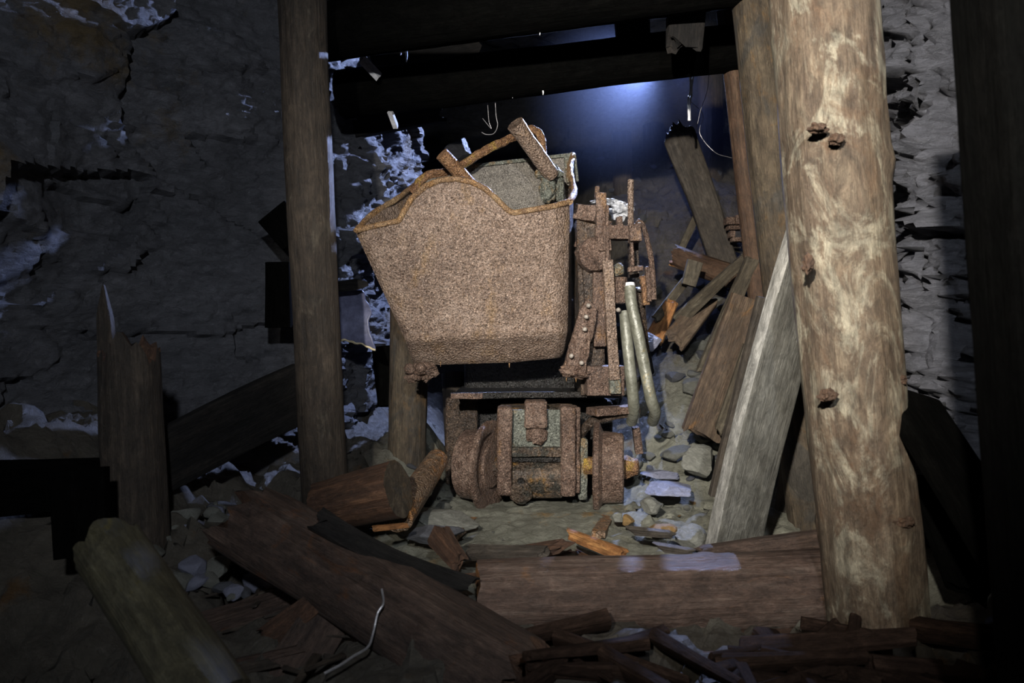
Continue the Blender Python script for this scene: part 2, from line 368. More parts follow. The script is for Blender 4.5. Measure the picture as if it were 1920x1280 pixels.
# timber: one swept body, round or sawn, local Z along its length
def timber_mesh(name, length, w0, w1, t0, t1, shape, seed, jag0, jag1, amp, bend, mat, capmat=None, nang=None, taper_tip=0.0, knots=0):
    bm = bmesh.new()
    nang = nang or (44 if shape == 'round' else 40)
    nl = max(10, min(110, int(length / 0.018)))
    e = 2.0 if shape == 'round' else (9.0 if shape == 'plank' else 5.0)
    sv = Vector((seed * 3.1, seed * 1.3, seed * 0.7))
    kn = []
    rnd = random.Random(int(seed * 100) + 5)
    for k in range(knots):
        kn.append((rnd.uniform(0.05, 0.95) * length, rnd.uniform(0, 6.28), rnd.choice((-1, 1, 1)) * rnd.uniform(0.5, 1.0)))
    rings = []
    for i in range(nl + 1):
        s = i / nl; z = s * length
        W = w0 + (w1 - w0) * s; T = t0 + (t1 - t0) * s
        if taper_tip: 
            q = min(1.0, (1 - s) / taper_tip); W *= 0.25 + 0.75 * q; T *= 0.4 + 0.6 * q
        cx = bend * math.sin(math.pi * s) + 0.25 * amp * W * 4 * noise.noise(Vector((z * 2.0, seed, 0)))
        cy = 0.25 * amp * W * 4 * noise.noise(Vector((z * 2.0, seed, 9)))
        ring = []
        for k in range(nang):
            t = 2 * math.pi * k / nang
            c, sn = math.cos(t), math.sin(t)
            if shape == 'round': x, y = c * W / 2, sn * T / 2
            else:
                c2, s2 = (abs(c) ** (2 / e)) * (1 if c >= 0 else -1), (abs(sn) ** (2 / e)) * (1 if sn >= 0 else -1)
                x, y = c2 * W / 2, s2 * T / 2
            d = Vector((c, sn, 0))
            m = min(W, T)
            f = amp * m * (0.9 * fbm(Vector((x * 7, y * 7, z * 2.0)) + sv, 4) + 0.35 * fbm(Vector((c * 6, sn * 6, z * 1.4)) + sv, 3))
            ridge = -0.02 * m * max(0, 1 - abs(noise.noise(Vector((c * 7, sn * 7, z * 0.8)) + sv)) * 9)
            for (kz, ka, kh) in kn:
                dz = z - kz; da = math.atan2(math.sin(t - ka), math.cos(t - ka)) * W / 2
                g = math.exp(-(dz * dz + da * da) / (2 * (0.09 * W) ** 2)); f += kh * 0.055 * W * g
            p = Vector((x + cx, y + cy, 0)) + d * (f + ridge)
            zz = z
            if jag0: zz += jag0 * max(0, 1 - s * length / (jag0 * 2.5 + 1e-6)) * (0.4 + 1.1 * noise.noise(Vector((x * 28, y * 28, seed))) + 0.5 * noise.noise(Vector((x * 90, y * 90, seed))))
            if jag1: zz += jag1 * max(0, 1 - (1 - s) * length / (jag1 * 2.5 + 1e-6)) * (-0.4 + 1.1 * noise.noise(Vector((x * 28, y * 28, seed + 5))) + 0.5 * noise.noise(Vector((x * 90, y * 90, seed + 5))))
            ring.append(bm.verts.new((p.x, p.y, zz)))
        rings.append(ring)
    for a, b in zip(rings, rings[1:]):
        for k in range(nang): bm.faces.new((a[k], a[(k + 1) % nang], b[(k + 1) % nang], b[k]))
    ci = 1 if capmat else 0
    for ring, jag, sd, sgn in ((rings[0], jag0, seed + 11, -1), (rings[-1], jag1, seed + 17, 1)):
        cen = sum((v.co for v in ring), Vector()) / nang; prev = ring
        for q in (0.75, 0.5, 0.25):
            cur = []
            for v in ring:
                p = cen + (v.co - cen) * q
                p.z = cen.z + (v.co.z - cen.z) * q + jag * 0.8 * noise.noise(Vector((p.x * 40, p.y * 40, sd))) + 0.002 * noise.noise(Vector((p.x * 200, p.y * 200, sd)))
                cur.append(bm.verts.new(p))
            for k in range(nang):
                f = bm.faces.new((prev[k], prev[(k + 1) % nang], cur[(k + 1) % nang], cur[k])); f.material_index = ci
            prev = cur
        c = bm.verts.new(cen)
        for k in range(nang):
            f = bm.faces.new((prev[k], prev[(k + 1) % nang], c)); f.material_index = ci
    bmesh.ops.recalc_face_normals(bm, faces=bm.faces)
    me = bpy.data.meshes.new(name); bm.to_mesh(me); bm.free()
    me.materials.append(mat)
    if capmat: me.materials.append(capmat)
    for p in me.polygons: p.use_smooth = True
    try: me.set_sharp_from_angle(angle=math.radians(48))
    except Exception: pass
    return me
def timber(name, p0, p1, w0, w1=None, t0=None, t1=None, shape='round', face=Vector((0, -1, 0)), mat=None, cap=None,
           seed=1.0, jag=(0, 0), amp=0.06, bend=0.0, tip=0.0, label=None, cat=None, group=None, parent=None, knots=0):
    p0, p1 = Vector(p0), Vector(p1); w1 = w1 or w0; t0 = t0 or w0; t1 = t1 or (t0 if shape != 'round' else w1)
    if shape == 'round' and t0 == w0: t1 = w1
    z = (p1 - p0); length = z.length; z.normalize()
    y = Vector(face); y = (y - z * y.dot(z)).normalized(); x = y.cross(z)
    me = timber_mesh(name, length, w0, w1, t0, t1, shape, seed, jag[0], jag[1], amp, bend, mat, cap, taper_tip=tip, knots=knots)
    o = bpy.data.objects.new(name, me)
    mw = Matrix((x, y, z)).transposed().to_4x4(); mw.translation = p0
    if parent:
        mw.translation = p0 - WL[parent.name]
    o.matrix_world = mw
    link(o, parent, p0)
    if label and not parent: tag(o, label, cat, group)
    elif label: o['label'] = label
    return o
def tp(name, a, b, wpx, **k):
    """timber between two points given as (px, py, depth) with widths in photo pixels at that depth"""
    pa, pb = P(*a), P(*b)
    w = wpx if isinstance(wpx, tuple) else (wpx, wpx)
    t = k.pop('tpx', None)
    kw = dict(w0=w[0] / F * a[2], w1=w[1] / F * b[2])
    if t: kw['t0'] = t / F * a[2]; kw['t1'] = t / F * b[2]
    return timber(name, pa, pb, **kw, **k)

# ------------------------------------------------------------------ terrain
def smst(a, b, x):
    t = max(0, min(1, (x - a) / (b - a))); return t * t * (3 - 2 * t)
def ground(x, y):
    z = 0.02 + 0.01 * y
    # left bank of rubble towards the rock wall
    xl = -0.62 - 0.0 * y
    z += 0.42 * smst(0.0, 0.9, (xl - x)) * smst(1.2, 2.2, y) 
    z -= 0.20 * smst(0.0, 0.8, -0.25 - x) * (1 - smst(1.3, 1.9, y))
    # rubble ramp behind and right of the loader
    ramp_ = smst(0.30, 0.85, x) * max(0.0, y - 2.75)
    z += min(1.35, ramp_ * 0.72)
    z += 0.15 * smst(0.95, 1.4, x)
    # rise at the far end of the gallery
    z += 0.9 * smst(4.2, 6.0, y)
    z += 0.25 * smst(0.25, 0.5, -0.25 - x + 0.25) * smst(2.6, 3.2, y)
    return z
def gz(x, y):
    return ground(x, y)
bm = bmesh.new()
nx, ny = 260, 330
X0, X1, Y0, Y1 = -2.3, 2.4, 0.75, 7.2
grid = []
for j in range(ny + 1):
    t = j / ny; y = Y0 + (Y1 - Y0) * (0.55 * t + 0.45 * t * t)
    row = []
    for i in range(nx + 1):
        x = X0 + (X1 - X0) * i / nx
        p = Vector((x, y, 0))
        z = ground(x, y)
        rough_l = 1 + 0.9 * smst(0.35, 0.8, -x)
        track = rough_l * 1 - 0.75 * (1 - smst(0.25, 0.5, abs(x - 0.12))) * (1 - smst(2.9, 3.4, y)) * smst(1.7, 2.0, y)
        z += track * (0.05 * fbm(p * 2.2, 3) + 0.10 * facet(p * 5.5, 3.3, 0.5, 0.35) + 0.05 * facet(p * 13, 8.1, 0.4, 0.5)) + 0.012 * fbm(p * 22, 3)
        row.append(bm.verts.new((x, y, z)))
    grid.append(row)
for a, b in zip(grid, grid[1:]):
    for i in range(nx): bm.faces.new((a[i], a[i + 1], b[i + 1], b[i]))
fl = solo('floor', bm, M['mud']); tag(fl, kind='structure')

def wall(name, plan, z0, z1, nu, nv, mat, seed, side, lean=0.0, amp=1.0, strat=(1, 1, 1.6), bulges=(), crumbly=(), cs=1.0):
    """rock face following a plan polyline (list of (x, y)), roughened with cleaved planes along its normal"""
    L_ = [0.0]
    for a, b in zip(plan, plan[1:]): L_.append(L_[-1] + math.dist(a, b))
    def at(s):
        s *= L_[-1]
        for i in range(len(plan) - 1):
            if s <= L_[i + 1] or i == len(plan) - 2:
                t = (s - L_[i]) / (L_[i + 1] - L_[i])
                a, b = plan[i], plan[i + 1]
                return a[0] + (b[0] - a[0]) * t, a[1] + (b[1] - a[1]) * t
    bm = bmesh.new(); rows = []
    for j in range(nv + 1):
        z = z0 + (z1 - z0) * j / nv; row = []
        for i in range(nu + 1):
            s = i / nu; x, y = at(s)
            xa, ya = at(max(0, s - 0.04)); xb, yb = at(min(1, s + 0.04))
            n = Vector(((yb - ya), -(xb - xa), 0)).normalized() * side
            p = Vector((x, y, z)); q = Vector((p.x * strat[0], p.y * strat[1], p.z * strat[2]))
            d = 0.16 * fbm(p * 0.9 + Vector((seed, 0, 0)), 3)
            d += 0.24 * facet(q * 1.5, seed, 0.55, 0.35)
            d += 0.11 * facet(q * 4.2 + n, seed + 3, 0.5, 0.4)
            d += 0.045 * facet(q * 11, seed + 7, 0.5, 0.5)
            d += 0.018 * fbm(q * 18, 4)
            d *= amp
            for (bx, by, bz, br, bh) in crumbly:
                g = (p - Vector((bx, by, bz))).length / br
                if g < 1: d += bh * (1 - g * g) * (0.10 * facet(q * 6.5 * cs, seed + 13, 0.6, 0.6) + 0.06 * cs * facet(q * 15 * cs, seed + 17, 0.6, 0.6) + 0.05 * abs(fbm(q * 9, 4)))
            for (bx, by, bz, br, bh) in bulges:
                g = (p - Vector((bx, by, bz))).length / br
                if g < 1: d += bh * (1 - g * g) ** 2
            v = p + n * d; v += n * lean * (z - z0)
            row.append(bm.verts.new(v))
        rows.append(row)
    for a, b in zip(rows, rows[1:]):
        for i in range(nu): bm.faces.new((a[i], a[i + 1], b[i + 1], b[i]))
    o = solo(name, bm, mat); tag(o, kind='structure'); return o
wall('wall_left', [(-2.1, 1.1), (-1.62, 2.0), (-1.34, 2.5), (-1.05, 2.8), (-0.84, 2.95), (-0.74, 3.30), (-0.66, 3.75), (-0.62, 4.1), (-1.0, 4.5), (-1.3, 5.2), (-1.3, 7.0)],
     -0.35, 3.5, 400, 300, M['rock_left'], 4.2, 1, amp=0.8, bulges=((-1.68, 2.0, 1.15, 0.45, 0.22), (-0.70, 3.35, 1.45, 0.35, 0.10)), crumbly=((-0.68, 3.5, 1.35, 0.85, 0.75), (-1.3, 2.6, 1.7, 0.5, 0.5), (-0.8, 3.1, 0.5, 0.4, 0.5)))
wall('wall_right', [(1.15, 0.5), (1.22, 1.0), (1.36, 1.45), (1.35, 1.72), (1.14, 1.96), (1.36, 2.45), (1.75, 3.2), (2.0, 4.2), (2.1, 5.5), (2.0, 7.0)],
     -0.3, 3.5, 340, 310, M['rock_right'], 11.7, -1, amp=0.6, strat=(1, 1, 1.8), cs=0.62, crumbly=((1.3, 1.75, 1.0, 1.3, 2.1),))
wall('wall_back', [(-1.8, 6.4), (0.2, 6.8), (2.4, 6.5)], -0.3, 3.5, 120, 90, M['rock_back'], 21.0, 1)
bm = bmesh.new(); rows = []
for j in range(121):
    y = 0.3 + 6.8 * j / 120; row = []
    for i in range(81):
        x = -2.4 + 4.8 * i / 80; q = Vector((x, y, 0))
        z = 2.62 + 0.55 * smst(3.2, 4.2, y) + 0.12 * fbm(q * 1.2, 3) + 0.16 * facet(q * 2.5, 5.5, 0.5, 0.4) + 0.05 * facet(q * 8, 1.5, 0.5, 0.4)
        row.append(bm.verts.new((x, y, z)))
    rows.append(row)
for a, b in zip(rows, rows[1:]):
    for i in range(80): bm.faces.new((a[i], a[i + 1], b[i + 1], b[i]))
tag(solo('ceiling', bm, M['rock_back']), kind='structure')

# haze in the far part of the gallery
bm = bmesh.new(); box(bm, (0.0, 4.0, 1.6), (1.55, 5.9, 2.86))
hz = solo('haze', bm, M['rock_back'], (0.95, 5.0, 1.7), smooth=False)
hm = bpy.data.materials.new('damp_haze'); hm.use_nodes = True
hn = hm.node_tree; hn.nodes.clear()
vo = hn.nodes.new('ShaderNodeVolumeScatter');  vo.inputs['Color'].default_value = (0.6, 0.7, 1, 1)
tcn = hn.nodes.new('ShaderNodeTexCoord'); vd = hn.nodes.new('ShaderNodeVectorMath'); vd.operation = 'DISTANCE'
hn.links.new(tcn.outputs['Object'], vd.inputs[0]); vd.inputs[1].default_value = (0.30, -0.1, 0.85)
mr = hn.nodes.new('ShaderNodeMapRange'); mr.inputs['From Min'].default_value = 0.0; mr.inputs['From Max'].default_value = 1.25
mr.inputs['To Min'].default_value = 0.12; mr.inputs['To Max'].default_value = 0.0; hn.links.new(vd.outputs['Value'], mr.inputs['Value'])
hn.links.new(mr.outputs[0], vo.inputs['Density'])
oo = hn.nodes.new('ShaderNodeOutputMaterial'); hn.links.new(vo.outputs[0], oo.inputs['Volume'])
hz.data.materials.clear(); hz.data.materials.append(hm)
tag(hz, 'faint blue haze hanging in the far gallery behind the crossbeam', 'haze', kind='stuff')

# ------------------------------------------------------------------ the loader
Y = 2.62
ORI = Vector((0.10, 2.9, 0.03))
ld = empty('mine_loader', ORI)
tag(ld, 'rusty rail-mounted rocker shovel loader with big arched bucket and two looped hoses', 'loader')

# bucket shell
bk = bmesh.new()
top_px = [(668, 432), (700, 424), (748, 414), (757, 396), (772, 372), (796, 350), (824, 338), (855, 335), (886, 341), (912, 355), (934, 376), (952, 394), (963, 399), (1000, 393), (1040, 386), (1066, 378)]
def interp(pts, t):
    L_ = [0.0]
    for a, b in zip(pts, pts[1:]): L_.append(L_[-1] + math.dist(a, b))
    s = t * L_[-1]
    for i in range(len(pts) - 1):
        if s <= L_[i + 1] or i == len(pts) - 2:
            q = (s - L_[i]) / (L_[i + 1] - L_[i]); a, b = pts[i], pts[i + 1]
            return tuple(a[k] + (b[k] - a[k]) * q for k in range(len(a)))
NU, NV = 90, 60
def f_top(u): x, y = interp(top_px, u); return x, y
crease = [(762, 636), (800, 636), (860, 633), (960, 628), (1062, 620)]
bottom = [(778, 680), (800, 682), (860, 680), (960, 677), (1052, 668)]
def dep(v): return Y - 0.02 + 0.07 * v
def fpoint(u, v):
    tx, ty = f_top(u); cx, cy = interp(crease, u); bx, by = interp(bottom, u)
    r = max(0, (u - 0.93) / 0.07)              # rounded right-hand corner of the plate
    curl = 0.045 * r * r
    l = max(0, (0.04 - u) / 0.04); curl += 0.02 * l * l
    bulge = 0.0
    if v <= 0.86:
        t = v / 0.86; x = tx + (cx - tx) * t; y = ty + (cy - ty) * t; d = dep(t) - 0.020 * max(0, 1 - (1 - t) * 14) ** 2
    else:
        t = (v - 0.86) / 0.14; x = cx + (bx - cx) * t; y = cy + (by - cy) * (1 - max(0.0, 1 - t) ** 1.3); d = dep(1) - 0.020 * max(0, 1 - t * 3) ** 2 + 0.11 * t
    d += 0.003 * noise.noise(Vector((x * .01, y * .01, 0))) + curl
    return P(x, y, d)
front = [[bk.verts.new(fpoint(i / NU, j / NV)) for i in range(NU + 1)] for j in range(NV + 1)]
for a, b in zip(front, front[1:]):
    for i in range(NU): bk.faces.new((a[i], a[i + 1], b[i + 1], b[i]))
# back plate
BT = [(796, 330), (880, 312), (980, 301), (1075, 290)]
BB = [(835, 640), (900, 640), (980, 640), (1070, 630)]
YB0, YB1 = 3.10, 3.12
backv = []
for j in range(NV + 1):
    row = []
    for i in range(NU + 1):
        u = i / NU; v = j / NV
        a = interp(BT, u); b = interp(BB, u)
        row.append(bk.verts.new(P(a[0] + (b[0] - a[0]) * v, a[1] + (b[1] - a[1]) * v, YB0 - 0.12 * max(0, v - 0.75) * 4)))
    backv.append(row)
for a, b in zip(backv, backv[1:]):
    for i in range(NU):
        f = bk.faces.new((a[i], a[i + 1], b[i + 1], b[i])); f.material_index = 1
def ruled(c1, c2, n, mi=0):
    prev = c1
    for k in range(1, n + 1):
        t = k / n
        cur = c2 if k == n else [bk.verts.new(a.co.lerp(b.co, t)) for a, b in zip(c1, c2)]
        for i in range(len(c1) - 1):
            f = bk.faces.new((prev[i], prev[i + 1], cur[i + 1], cur[i])); f.material_index = mi
        prev = cur
ruled([r[0] for r in front], [r[0] for r in backv], 14, 0)
ruled([r[-1] for r in front], [r[-1] for r in backv], 14, 2)
ruled(front[-1], backv[-1], 10, 2)
bucket = part('bucket', bk, [M['bucket'], M['bucket_in'], M['rust_dark']], ld, label='wide rusty steel bucket with arched front plate')
sm = bucket.modifiers.new('thick', 'SOLIDIFY'); sm.thickness = 0.010; sm.offset = 0
# rim bead along the front and around the sides
bm = bmesh.new()
tube(bm, [P(*f_top(i / 80), Y - 0.025 + (0.04 * max(0, (i / 80 - 0.93) / 0.07) ** 2)) for i in range(81)], 0.0115, 12, 0.12)
part('bucket_rim', bm, M['rim'], bucket, label='ochre rusted rim bead of the bucket')
bm = bmesh.new()
tube(bm, smooth_pts([P(668, 432, Y - .01), P(700, 400, Y + .12), P(745, 372, Y + .25), P(796, 332, YB0)], 8), 0.012, 10, 0.25)
part('bucket_rim', bm, M['rim'], bucket)
bm = bmesh.new()
tube(bm, smooth_pts([P(1068, 378, Y - 0.0), P(1077, 362, Y + .1), P(1074, 345, Y + .2), P(1068, 318, Y + .32), P(1074, 290, YB0)], 8), 0.013, 10, 0.25)
part('bucket_rim', bm, M['rim'], bucket)
bm = bmesh.new()
for (a, b) in zip(BT, BT[1:]):
    bar(bm, P(a[0], a[1], YB0 - 0.01), P(b[0], b[1], YB0 - 0.01), 0.016, 0.02)
part('bucket_rim', bm, M['verdigris'], bucket, label='pale rear rim of the bucket', bevel=0.003)
bm = bmesh.new()
bar(bm, P(1068, 290, 3.08), P(1074, 342, 3.08), 0.055, 0.02); part('corner_plate', bm, M['verdigris'], bucket, bevel=0.004)
# hinge lugs under the bucket
bm = bmesh.new(); lumpy(bm, P(790, 693, 2.70), (0.065, 0.05, 0.026), 3.1, 4, 0.5); lumpy(bm, P(777, 705, 2.68), (0.03, 0.03, 0.022), 5.1, 3, 0.5)
lumpy(bm, P(800, 706, 2.70), (0.02, 0.03, 0.018), 8, 3, 0.5)
lug = part('hinge_lug', bm, M['rust'], ld)
for (x, y) in ((768, 691), (789, 689)):
    bm = bmesh.new(); lathe(bm, [(0, .020), (.012, .021), (.02, .016), (.024, .006)], P(x, y, 2.655), (0, -1, 0), 18, 0.15, x)
    part('bolt', bm, M['rust'], lug)
# cross bars and heavy pins in the bucket mouth
bm = bmesh.new()
tube(bm, [P(966, 232, 2.70).lerp(P(1036, 330, 2.86), t / 12) for t in range(13)], [0.0335] * 12 + [0.028], 22, 0.05)
lathe(bm, [(0, .036), (.035, .035)], P(966, 232, 2.70), P(1036, 330, 2.86) - P(966, 232, 2.70), 24, 0.04)
part('pin', bm, M['bucket'], ld, label='thick rusty pin standing above the bucket')
bm = bmesh.new()
tube(bm, [P(828, 288, 2.74).lerp(P(884, 348, 2.82), t / 10) for t in range(11)], 0.0285, 22, 0.06)
part('pin', bm, M['pipe_rust'], ld, label='shorter rusty pin behind the bucket arch')
bm = bmesh.new()
tube(bm, smooth_pts([P(772, 362, 2.92), P(800, 330, 2.92), P(850, 318, 2.94), P(900, 288, 2.96), P(940, 268, 2.98), P(978, 250, 3.0), P(998, 243, 3.0), P(1012, 252, 3.0), P(1017, 275, 3.0), P(1016, 305, 2.99)], 10), 0.018, 14, 0.3)
part('crossbar', bm, M['pipe_rust'], ld, label='bent yellow-crusted bar arching over the bucket')
bm = bmesh.new()
lumpy(bm, P(1030, 325, 2.88), (0.050, 0.04, 0.034), 2.2, 4, 0.4)
lumpy(bm, P(1027, 350, 2.88), (0.034, 0.03, 0.07), 9.2, 4, 0.3)
lumpy(bm, P(1050, 355, 2.90), (0.016, 0.03, 0.07), 4.2, 4, 0.3)
lumpy(bm, P(1012, 325, 2.87), (0.022, 0.02, 0.02), 6.2, 3, 0.3)
part('pivot_bracket', bm, M['verdigris'], ld, label='green-grey crusted bracket in the bucket corner')

# right-hand control side
def Lb(a, b, d0, d1, w, t, name, mat, parent=ld, label=None, lump=0):
    bm = bmesh.new(); bar(bm, P(a[0], a[1], d0), P(b[0], b[1], d1), w, t)
    bmesh.ops.subdivide_edges(bm, edges=bm.edges, cuts=4, use_grid_fill=True)
    for v in bm.verts: v.co += noise.noise_vector(v.co * 22) * 0.0035
    return part(name, bm, mat, parent, label=label, bevel=0.003)
tower = Lb((1097, 420), (1105, 735), 2.92, 2.92, 0.10, 0.30, 'frame_plate', M['rust_dark'])
Lb((1104, 500), (1112, 640), 2.76, 2.76, 0.055, 0.05, 'frame_post', M['rust_dark'])
Lb((1122, 500), (1124, 650), 2.74, 2.74, 0.05, 0.04, 'frame_post', M['rust'])
Lb((1126, 362), (1128, 430), 2.70, 2.70, 0.040, 0.03, 'upper_bar', M['rust'])
Lb((1127, 425), (1134, 505), 2.70, 2.69, 0.048, 0.03, 'upper_bar', M['rust'])
Lb((1139, 385), (1137, 500), 2.66, 2.66, 0.012, 0.03, 'strip', M['rust'])
vb = Lb((1139, 487), (1152, 712), 2.64, 2.64, 0.040, 0.022, 'lift_bar', M['bucket'], label='upright pinkish rusty flat bar beside the bucket')
Lb((1152, 708), (1153, 738), 2.66, 2.66, 0.042, 0.04, 'foot_block', M['verdigris'])
Lb((1080, 398), (1120, 402), 2.78, 2.74, 0.062, 0.05, 'link_arm', M['rust'])
Lb((1085, 455), (1130, 465), 2.84, 2.76, 0.05, 0.05, 'link_arm', M['rust'])
Lb((1136, 436), (1198, 438), 2.68, 2.70, 0.054, 0.06, 'control_bracket', M['rust'])
Lb((1188, 421), (1190, 454), 2.66, 2.66, 0.045, 0.06, 'control_block', M['rust'])
Lb((1160, 406), (1163, 428), 2.68, 2.68, 0.022, 0.03, 'control_peg', M['rust'])
Lb((1132, 440), (1134, 470), 2.68, 2.68, 0.050, 0.03, 'control_plate', M['rust'])
Lb((1120, 350), (1119, 372), 2.72, 2.72, 0.018, 0.02, 'control_peg', M['rust'])
bm = bmesh.new(); tube(bm, smooth_pts([P(1084, 475, 2.82), P(1100, 458, 2.74), P(1120, 452, 2.70), P(1134, 440, 2.68), P(1139, 415, 2.68)], 8), 0.018, 12, 0.3)
part('curved_arm', bm, M['rust'], ld)
bm = bmesh.new(); lathe(bm, [(0, .02), (0, .062), (.05, .064), (.06, .05), (.06, .02)], P(1108, 483, 2.74), (0.25, -1, 0.1), 26, 0.12); part('pulley', bm, M['rust'], ld, label='round rusty boss below the link arm')
bm = bmesh.new(); tube(bm, [P(1182.5, 337 + 13 * i, 2.66) for i in range(8)], 0.0118, 14, 0.12); part('rod', bm, M['bucket'], ld, label='thick upright control rod')
bm = bmesh.new(); tube(bm, [P(1184 + 0.4 * i, 450 + 8 * i, 2.66) for i in range(7)], 0.0075, 12, 0.2); part('rod', bm, M['rust'], ld)
Lb((1176, 506), (1206, 503), 2.66, 2.66, 0.019, 0.02, 'rod_clip', M['rust'])
bm = bmesh.new(); tube(bm, smooth_pts([P(1194, 413, 2.70), P(1204, 420, 2.70), P(1212, 445, 2.69), P(1220, 480, 2.68), P(1224, 520, 2.67), P(1226, 562, 2.66)], 8), [0.010] * 20 + [0.011] * 21, 12, 0.12); part('lever', bm, M['rust'], ld, label='long thin curved lever on the outer side')
bm = bmesh.new(); lathe(bm, [(0, .018), (0.0, .027), (.10, .027), (.104, .018)], P(1163, 520, 2.68), (-0.02, 0, -1), 24, 0.12); part('valve_body', bm, M['rust'], ld)
bm = bmesh.new(); lumpy(bm, P(1159, 505, 2.69), (0.024, .024, .026), 3, 3, 0.2); part('valve_cap', bm, M['verdigris'], ld)
Lb((1205, 517), (1212, 572), 2.72, 2.72, 0.026, 0.03, 'hose_clamp', M['pipe_rust'])
Lb((1214, 500), (1218, 565), 2.70, 2.70, 0.020, 0.02, 'hose_clamp', M['rust'])
Lb((1187, 450), (1188, 520), 2.80, 2.80, 0.04, 0.04, 'rear_column', M['rust_dark'])
# spring of dark coil
bm = bmesh.new(); tube(bm, [P(1197, 518, 2.74) + Vector((0.022 * math.cos(a * .5), 0.022 * math.sin(a * .5), -0.0017 * a)) for a in range(0, 38)], 0.004, 8); part('coil_spring', bm, M['black_shade_steel'], ld)
# jagged side plate and lower hinge of the bucket with bolts
bm = bmesh.new()
hp = [(1102, 560), (1118, 575), (1118, 600), (1108, 640), (1100, 680), (1095, 704), (1060, 706), (1052, 698), (1062, 672), (1075, 625), (1088, 580)]
vf = [bm.verts.new(P(x, y, 2.66)) for x, y in hp]; vbk = [bm.verts.new(P(x, y, 2.66) + Vector((0, 0.045, 0))) for x, y in hp]
bm.faces.new(vf); bm.faces.new(vbk[::-1])
for i in range(len(hp)): j = (i + 1) % len(hp); bm.faces.new((vf[i], vbk[i], vbk[j], vf[j]))
bmesh.ops.triangulate(bm, faces=bm.faces); bmesh.ops.subdivide_edges(bm, edges=bm.edges, cuts=3, use_grid_fill=True)
for v in bm.verts: v.co += noise.noise_vector(v.co * 40) * 0.007
hinge = part('hinge_plate', bm, M['rust'], ld, label='crusted hinge plate hanging below the bucket corner')
bm = bmesh.new(); lumpy(bm, P(1078, 696, 2.665), (0.050, 0.035, 0.026), 6.6, 4, 0.5); part('crust', bm, M['rust'], hinge)
for k, (x, y) in enumerate(((1099, 594), (1096, 617), (1103, 573), (1071, 667), (1090, 680), (1159, 581))):
    bm = bmesh.new(); lathe(bm, [(0, .009), (.01, .009), (.014, .007), (.017, .003)], P(x, y, 2.645), (0, -1, 0), 12, 0.2, k); part('bolt', bm, M['bolt'], hinge, label='white-crusted bolt head')
# small drips of rust
for k, (x, y) in enumerate(((1062, 706), (1080, 707), (955, 680), (826, 678))):
    bm = bmesh.new(); tube(bm, [P(x, y, 2.665), P(x, y + 5, 2.665), P(x, y + 9, 2.665)], [.003, .0022, .001], 8); part('drip', bm, M['rim'], hinge if k < 2 else bucket)
# box and deck
Lb((1097, 712), (1166, 712), 2.74, 2.74, 0.115, 0.14, 'side_box', M['rust'], label='pale rusty box at the end of the deck')
Lb((845, 742), (1150, 738), 2.80, 2.80, 0.026, 0.02, 'deck_edge', M['black_shade_steel'], label='thin black deck edge plate')
Lb((845, 743), (905, 742), 2.785, 2.785, 0.024, 0.012, 'deck_lit_strip', M['rust'])  # lit left end of the deck edge, put in as a rust-coloured strip
bm = bmesh.new(); box(bm, P(850, 738, 2.82), P(1165, 746, 2.82) + Vector((0, 0.75, 0))); part('deck', bm, M['black_shade_steel'], ld)
bm = bmesh.new(); box(bm, P(870, 560, 3.2), P(1120, 738, 3.2) + Vector((0, 0.45, 0))); part('engine_housing', bm, M['black_shade_steel'], ld, bevel=0.02)  # near-black colour stands in for the bucket's shadow on the housing
bm = bmesh.new(); box(bm, P(835, 745, 3.05), P(895, 960, 3.05) + Vector((0, 0.06, 0))); part('side_plate', bm, M['rust_dark'], ld, bevel=0.01)
bm = bmesh.new(); box(bm, P(880, 750, 3.15), P(1150, 900, 3.15) + Vector((0, 0.6, 0))); part('chassis', bm, M['black_shade_steel'], ld, bevel=0.02)
# gearbox
YG = 2.68
def gbox(x0, y0, x1, y1, d, depth, name, mat, bev=0.01, label=None, parent=ld, n=5):
    bm = bmesh.new(); a = P(x0, y0, d); b = P(x1, y1, d) + Vector((0, depth, 0)); box(bm, a, b)
    bmesh.ops.bevel(bm, geom=bm.edges[:], offset=bev, segments=3, affect='EDGES', profile=0.6)
    bmesh.ops.subdivide_edges(bm, edges=[e for e in bm.edges if e.calc_length() > 0.03], cuts=n, use_grid_fill=True)
    for v in bm.verts: v.co += noise.noise_vector(v.co * 25) * 0.004
    return part(name, bm, mat, parent, label=label)
gb = gbox(934, 765, 1084, 925, YG + 0.05, 0.24, 'gearbox', M['gear'], 0.02)
gbox(960, 768, 1060, 838, YG + 0.035, 0.03, 'recessed_panel', M['verdigris'], 0.004, 'grey-green recessed gearbox panel', gb)
gbox(932, 764, 960, 930, YG - 0.02, 0.12, 'rib', M['rust'], 0.014, parent=gb)
gbox(1052, 762, 1080, 932, YG - 0.02, 0.12, 'rib', M['rust'], 0.014, parent=gb)
gbox(1075, 764, 1088, 925, YG + 0.02, 0.12, 'flange', M['rust'], 0.008, parent=gb)
gbox(956, 839, 1056, 857, YG + 0.01, 0.06, 'crossbar', M['gear'], 0.006, parent=gb)
gbox(960, 858, 1052, 866, YG + 0.03, 0.04, 'gap_shade', M['black_shade_steel'], 0.002, parent=gb)  # solid black strip painting the shaded gap under the crossbar
bm = bmesh.new(); lathe(bm, [(0, .06), (.002, .082), (.20, .082), (.202, .06)], P(960, 895, YG + 0.088), (1, 0, 0), 34, 0.08); part('axle_casing', bm, M['gear'], gb)
gbox(984, 752, 1026, 803, YG - 0.02, 0.09, 'lug', M['rust'], 0.012, 'square rusty lug at the gearbox top', gb)
bm = bmesh.new(); lumpy(bm, P(1006, 812, YG + .02), (0.042, 0.03, 0.042), 12, 4, 0.3); part('lug_foot', bm, M['rust'], gb)
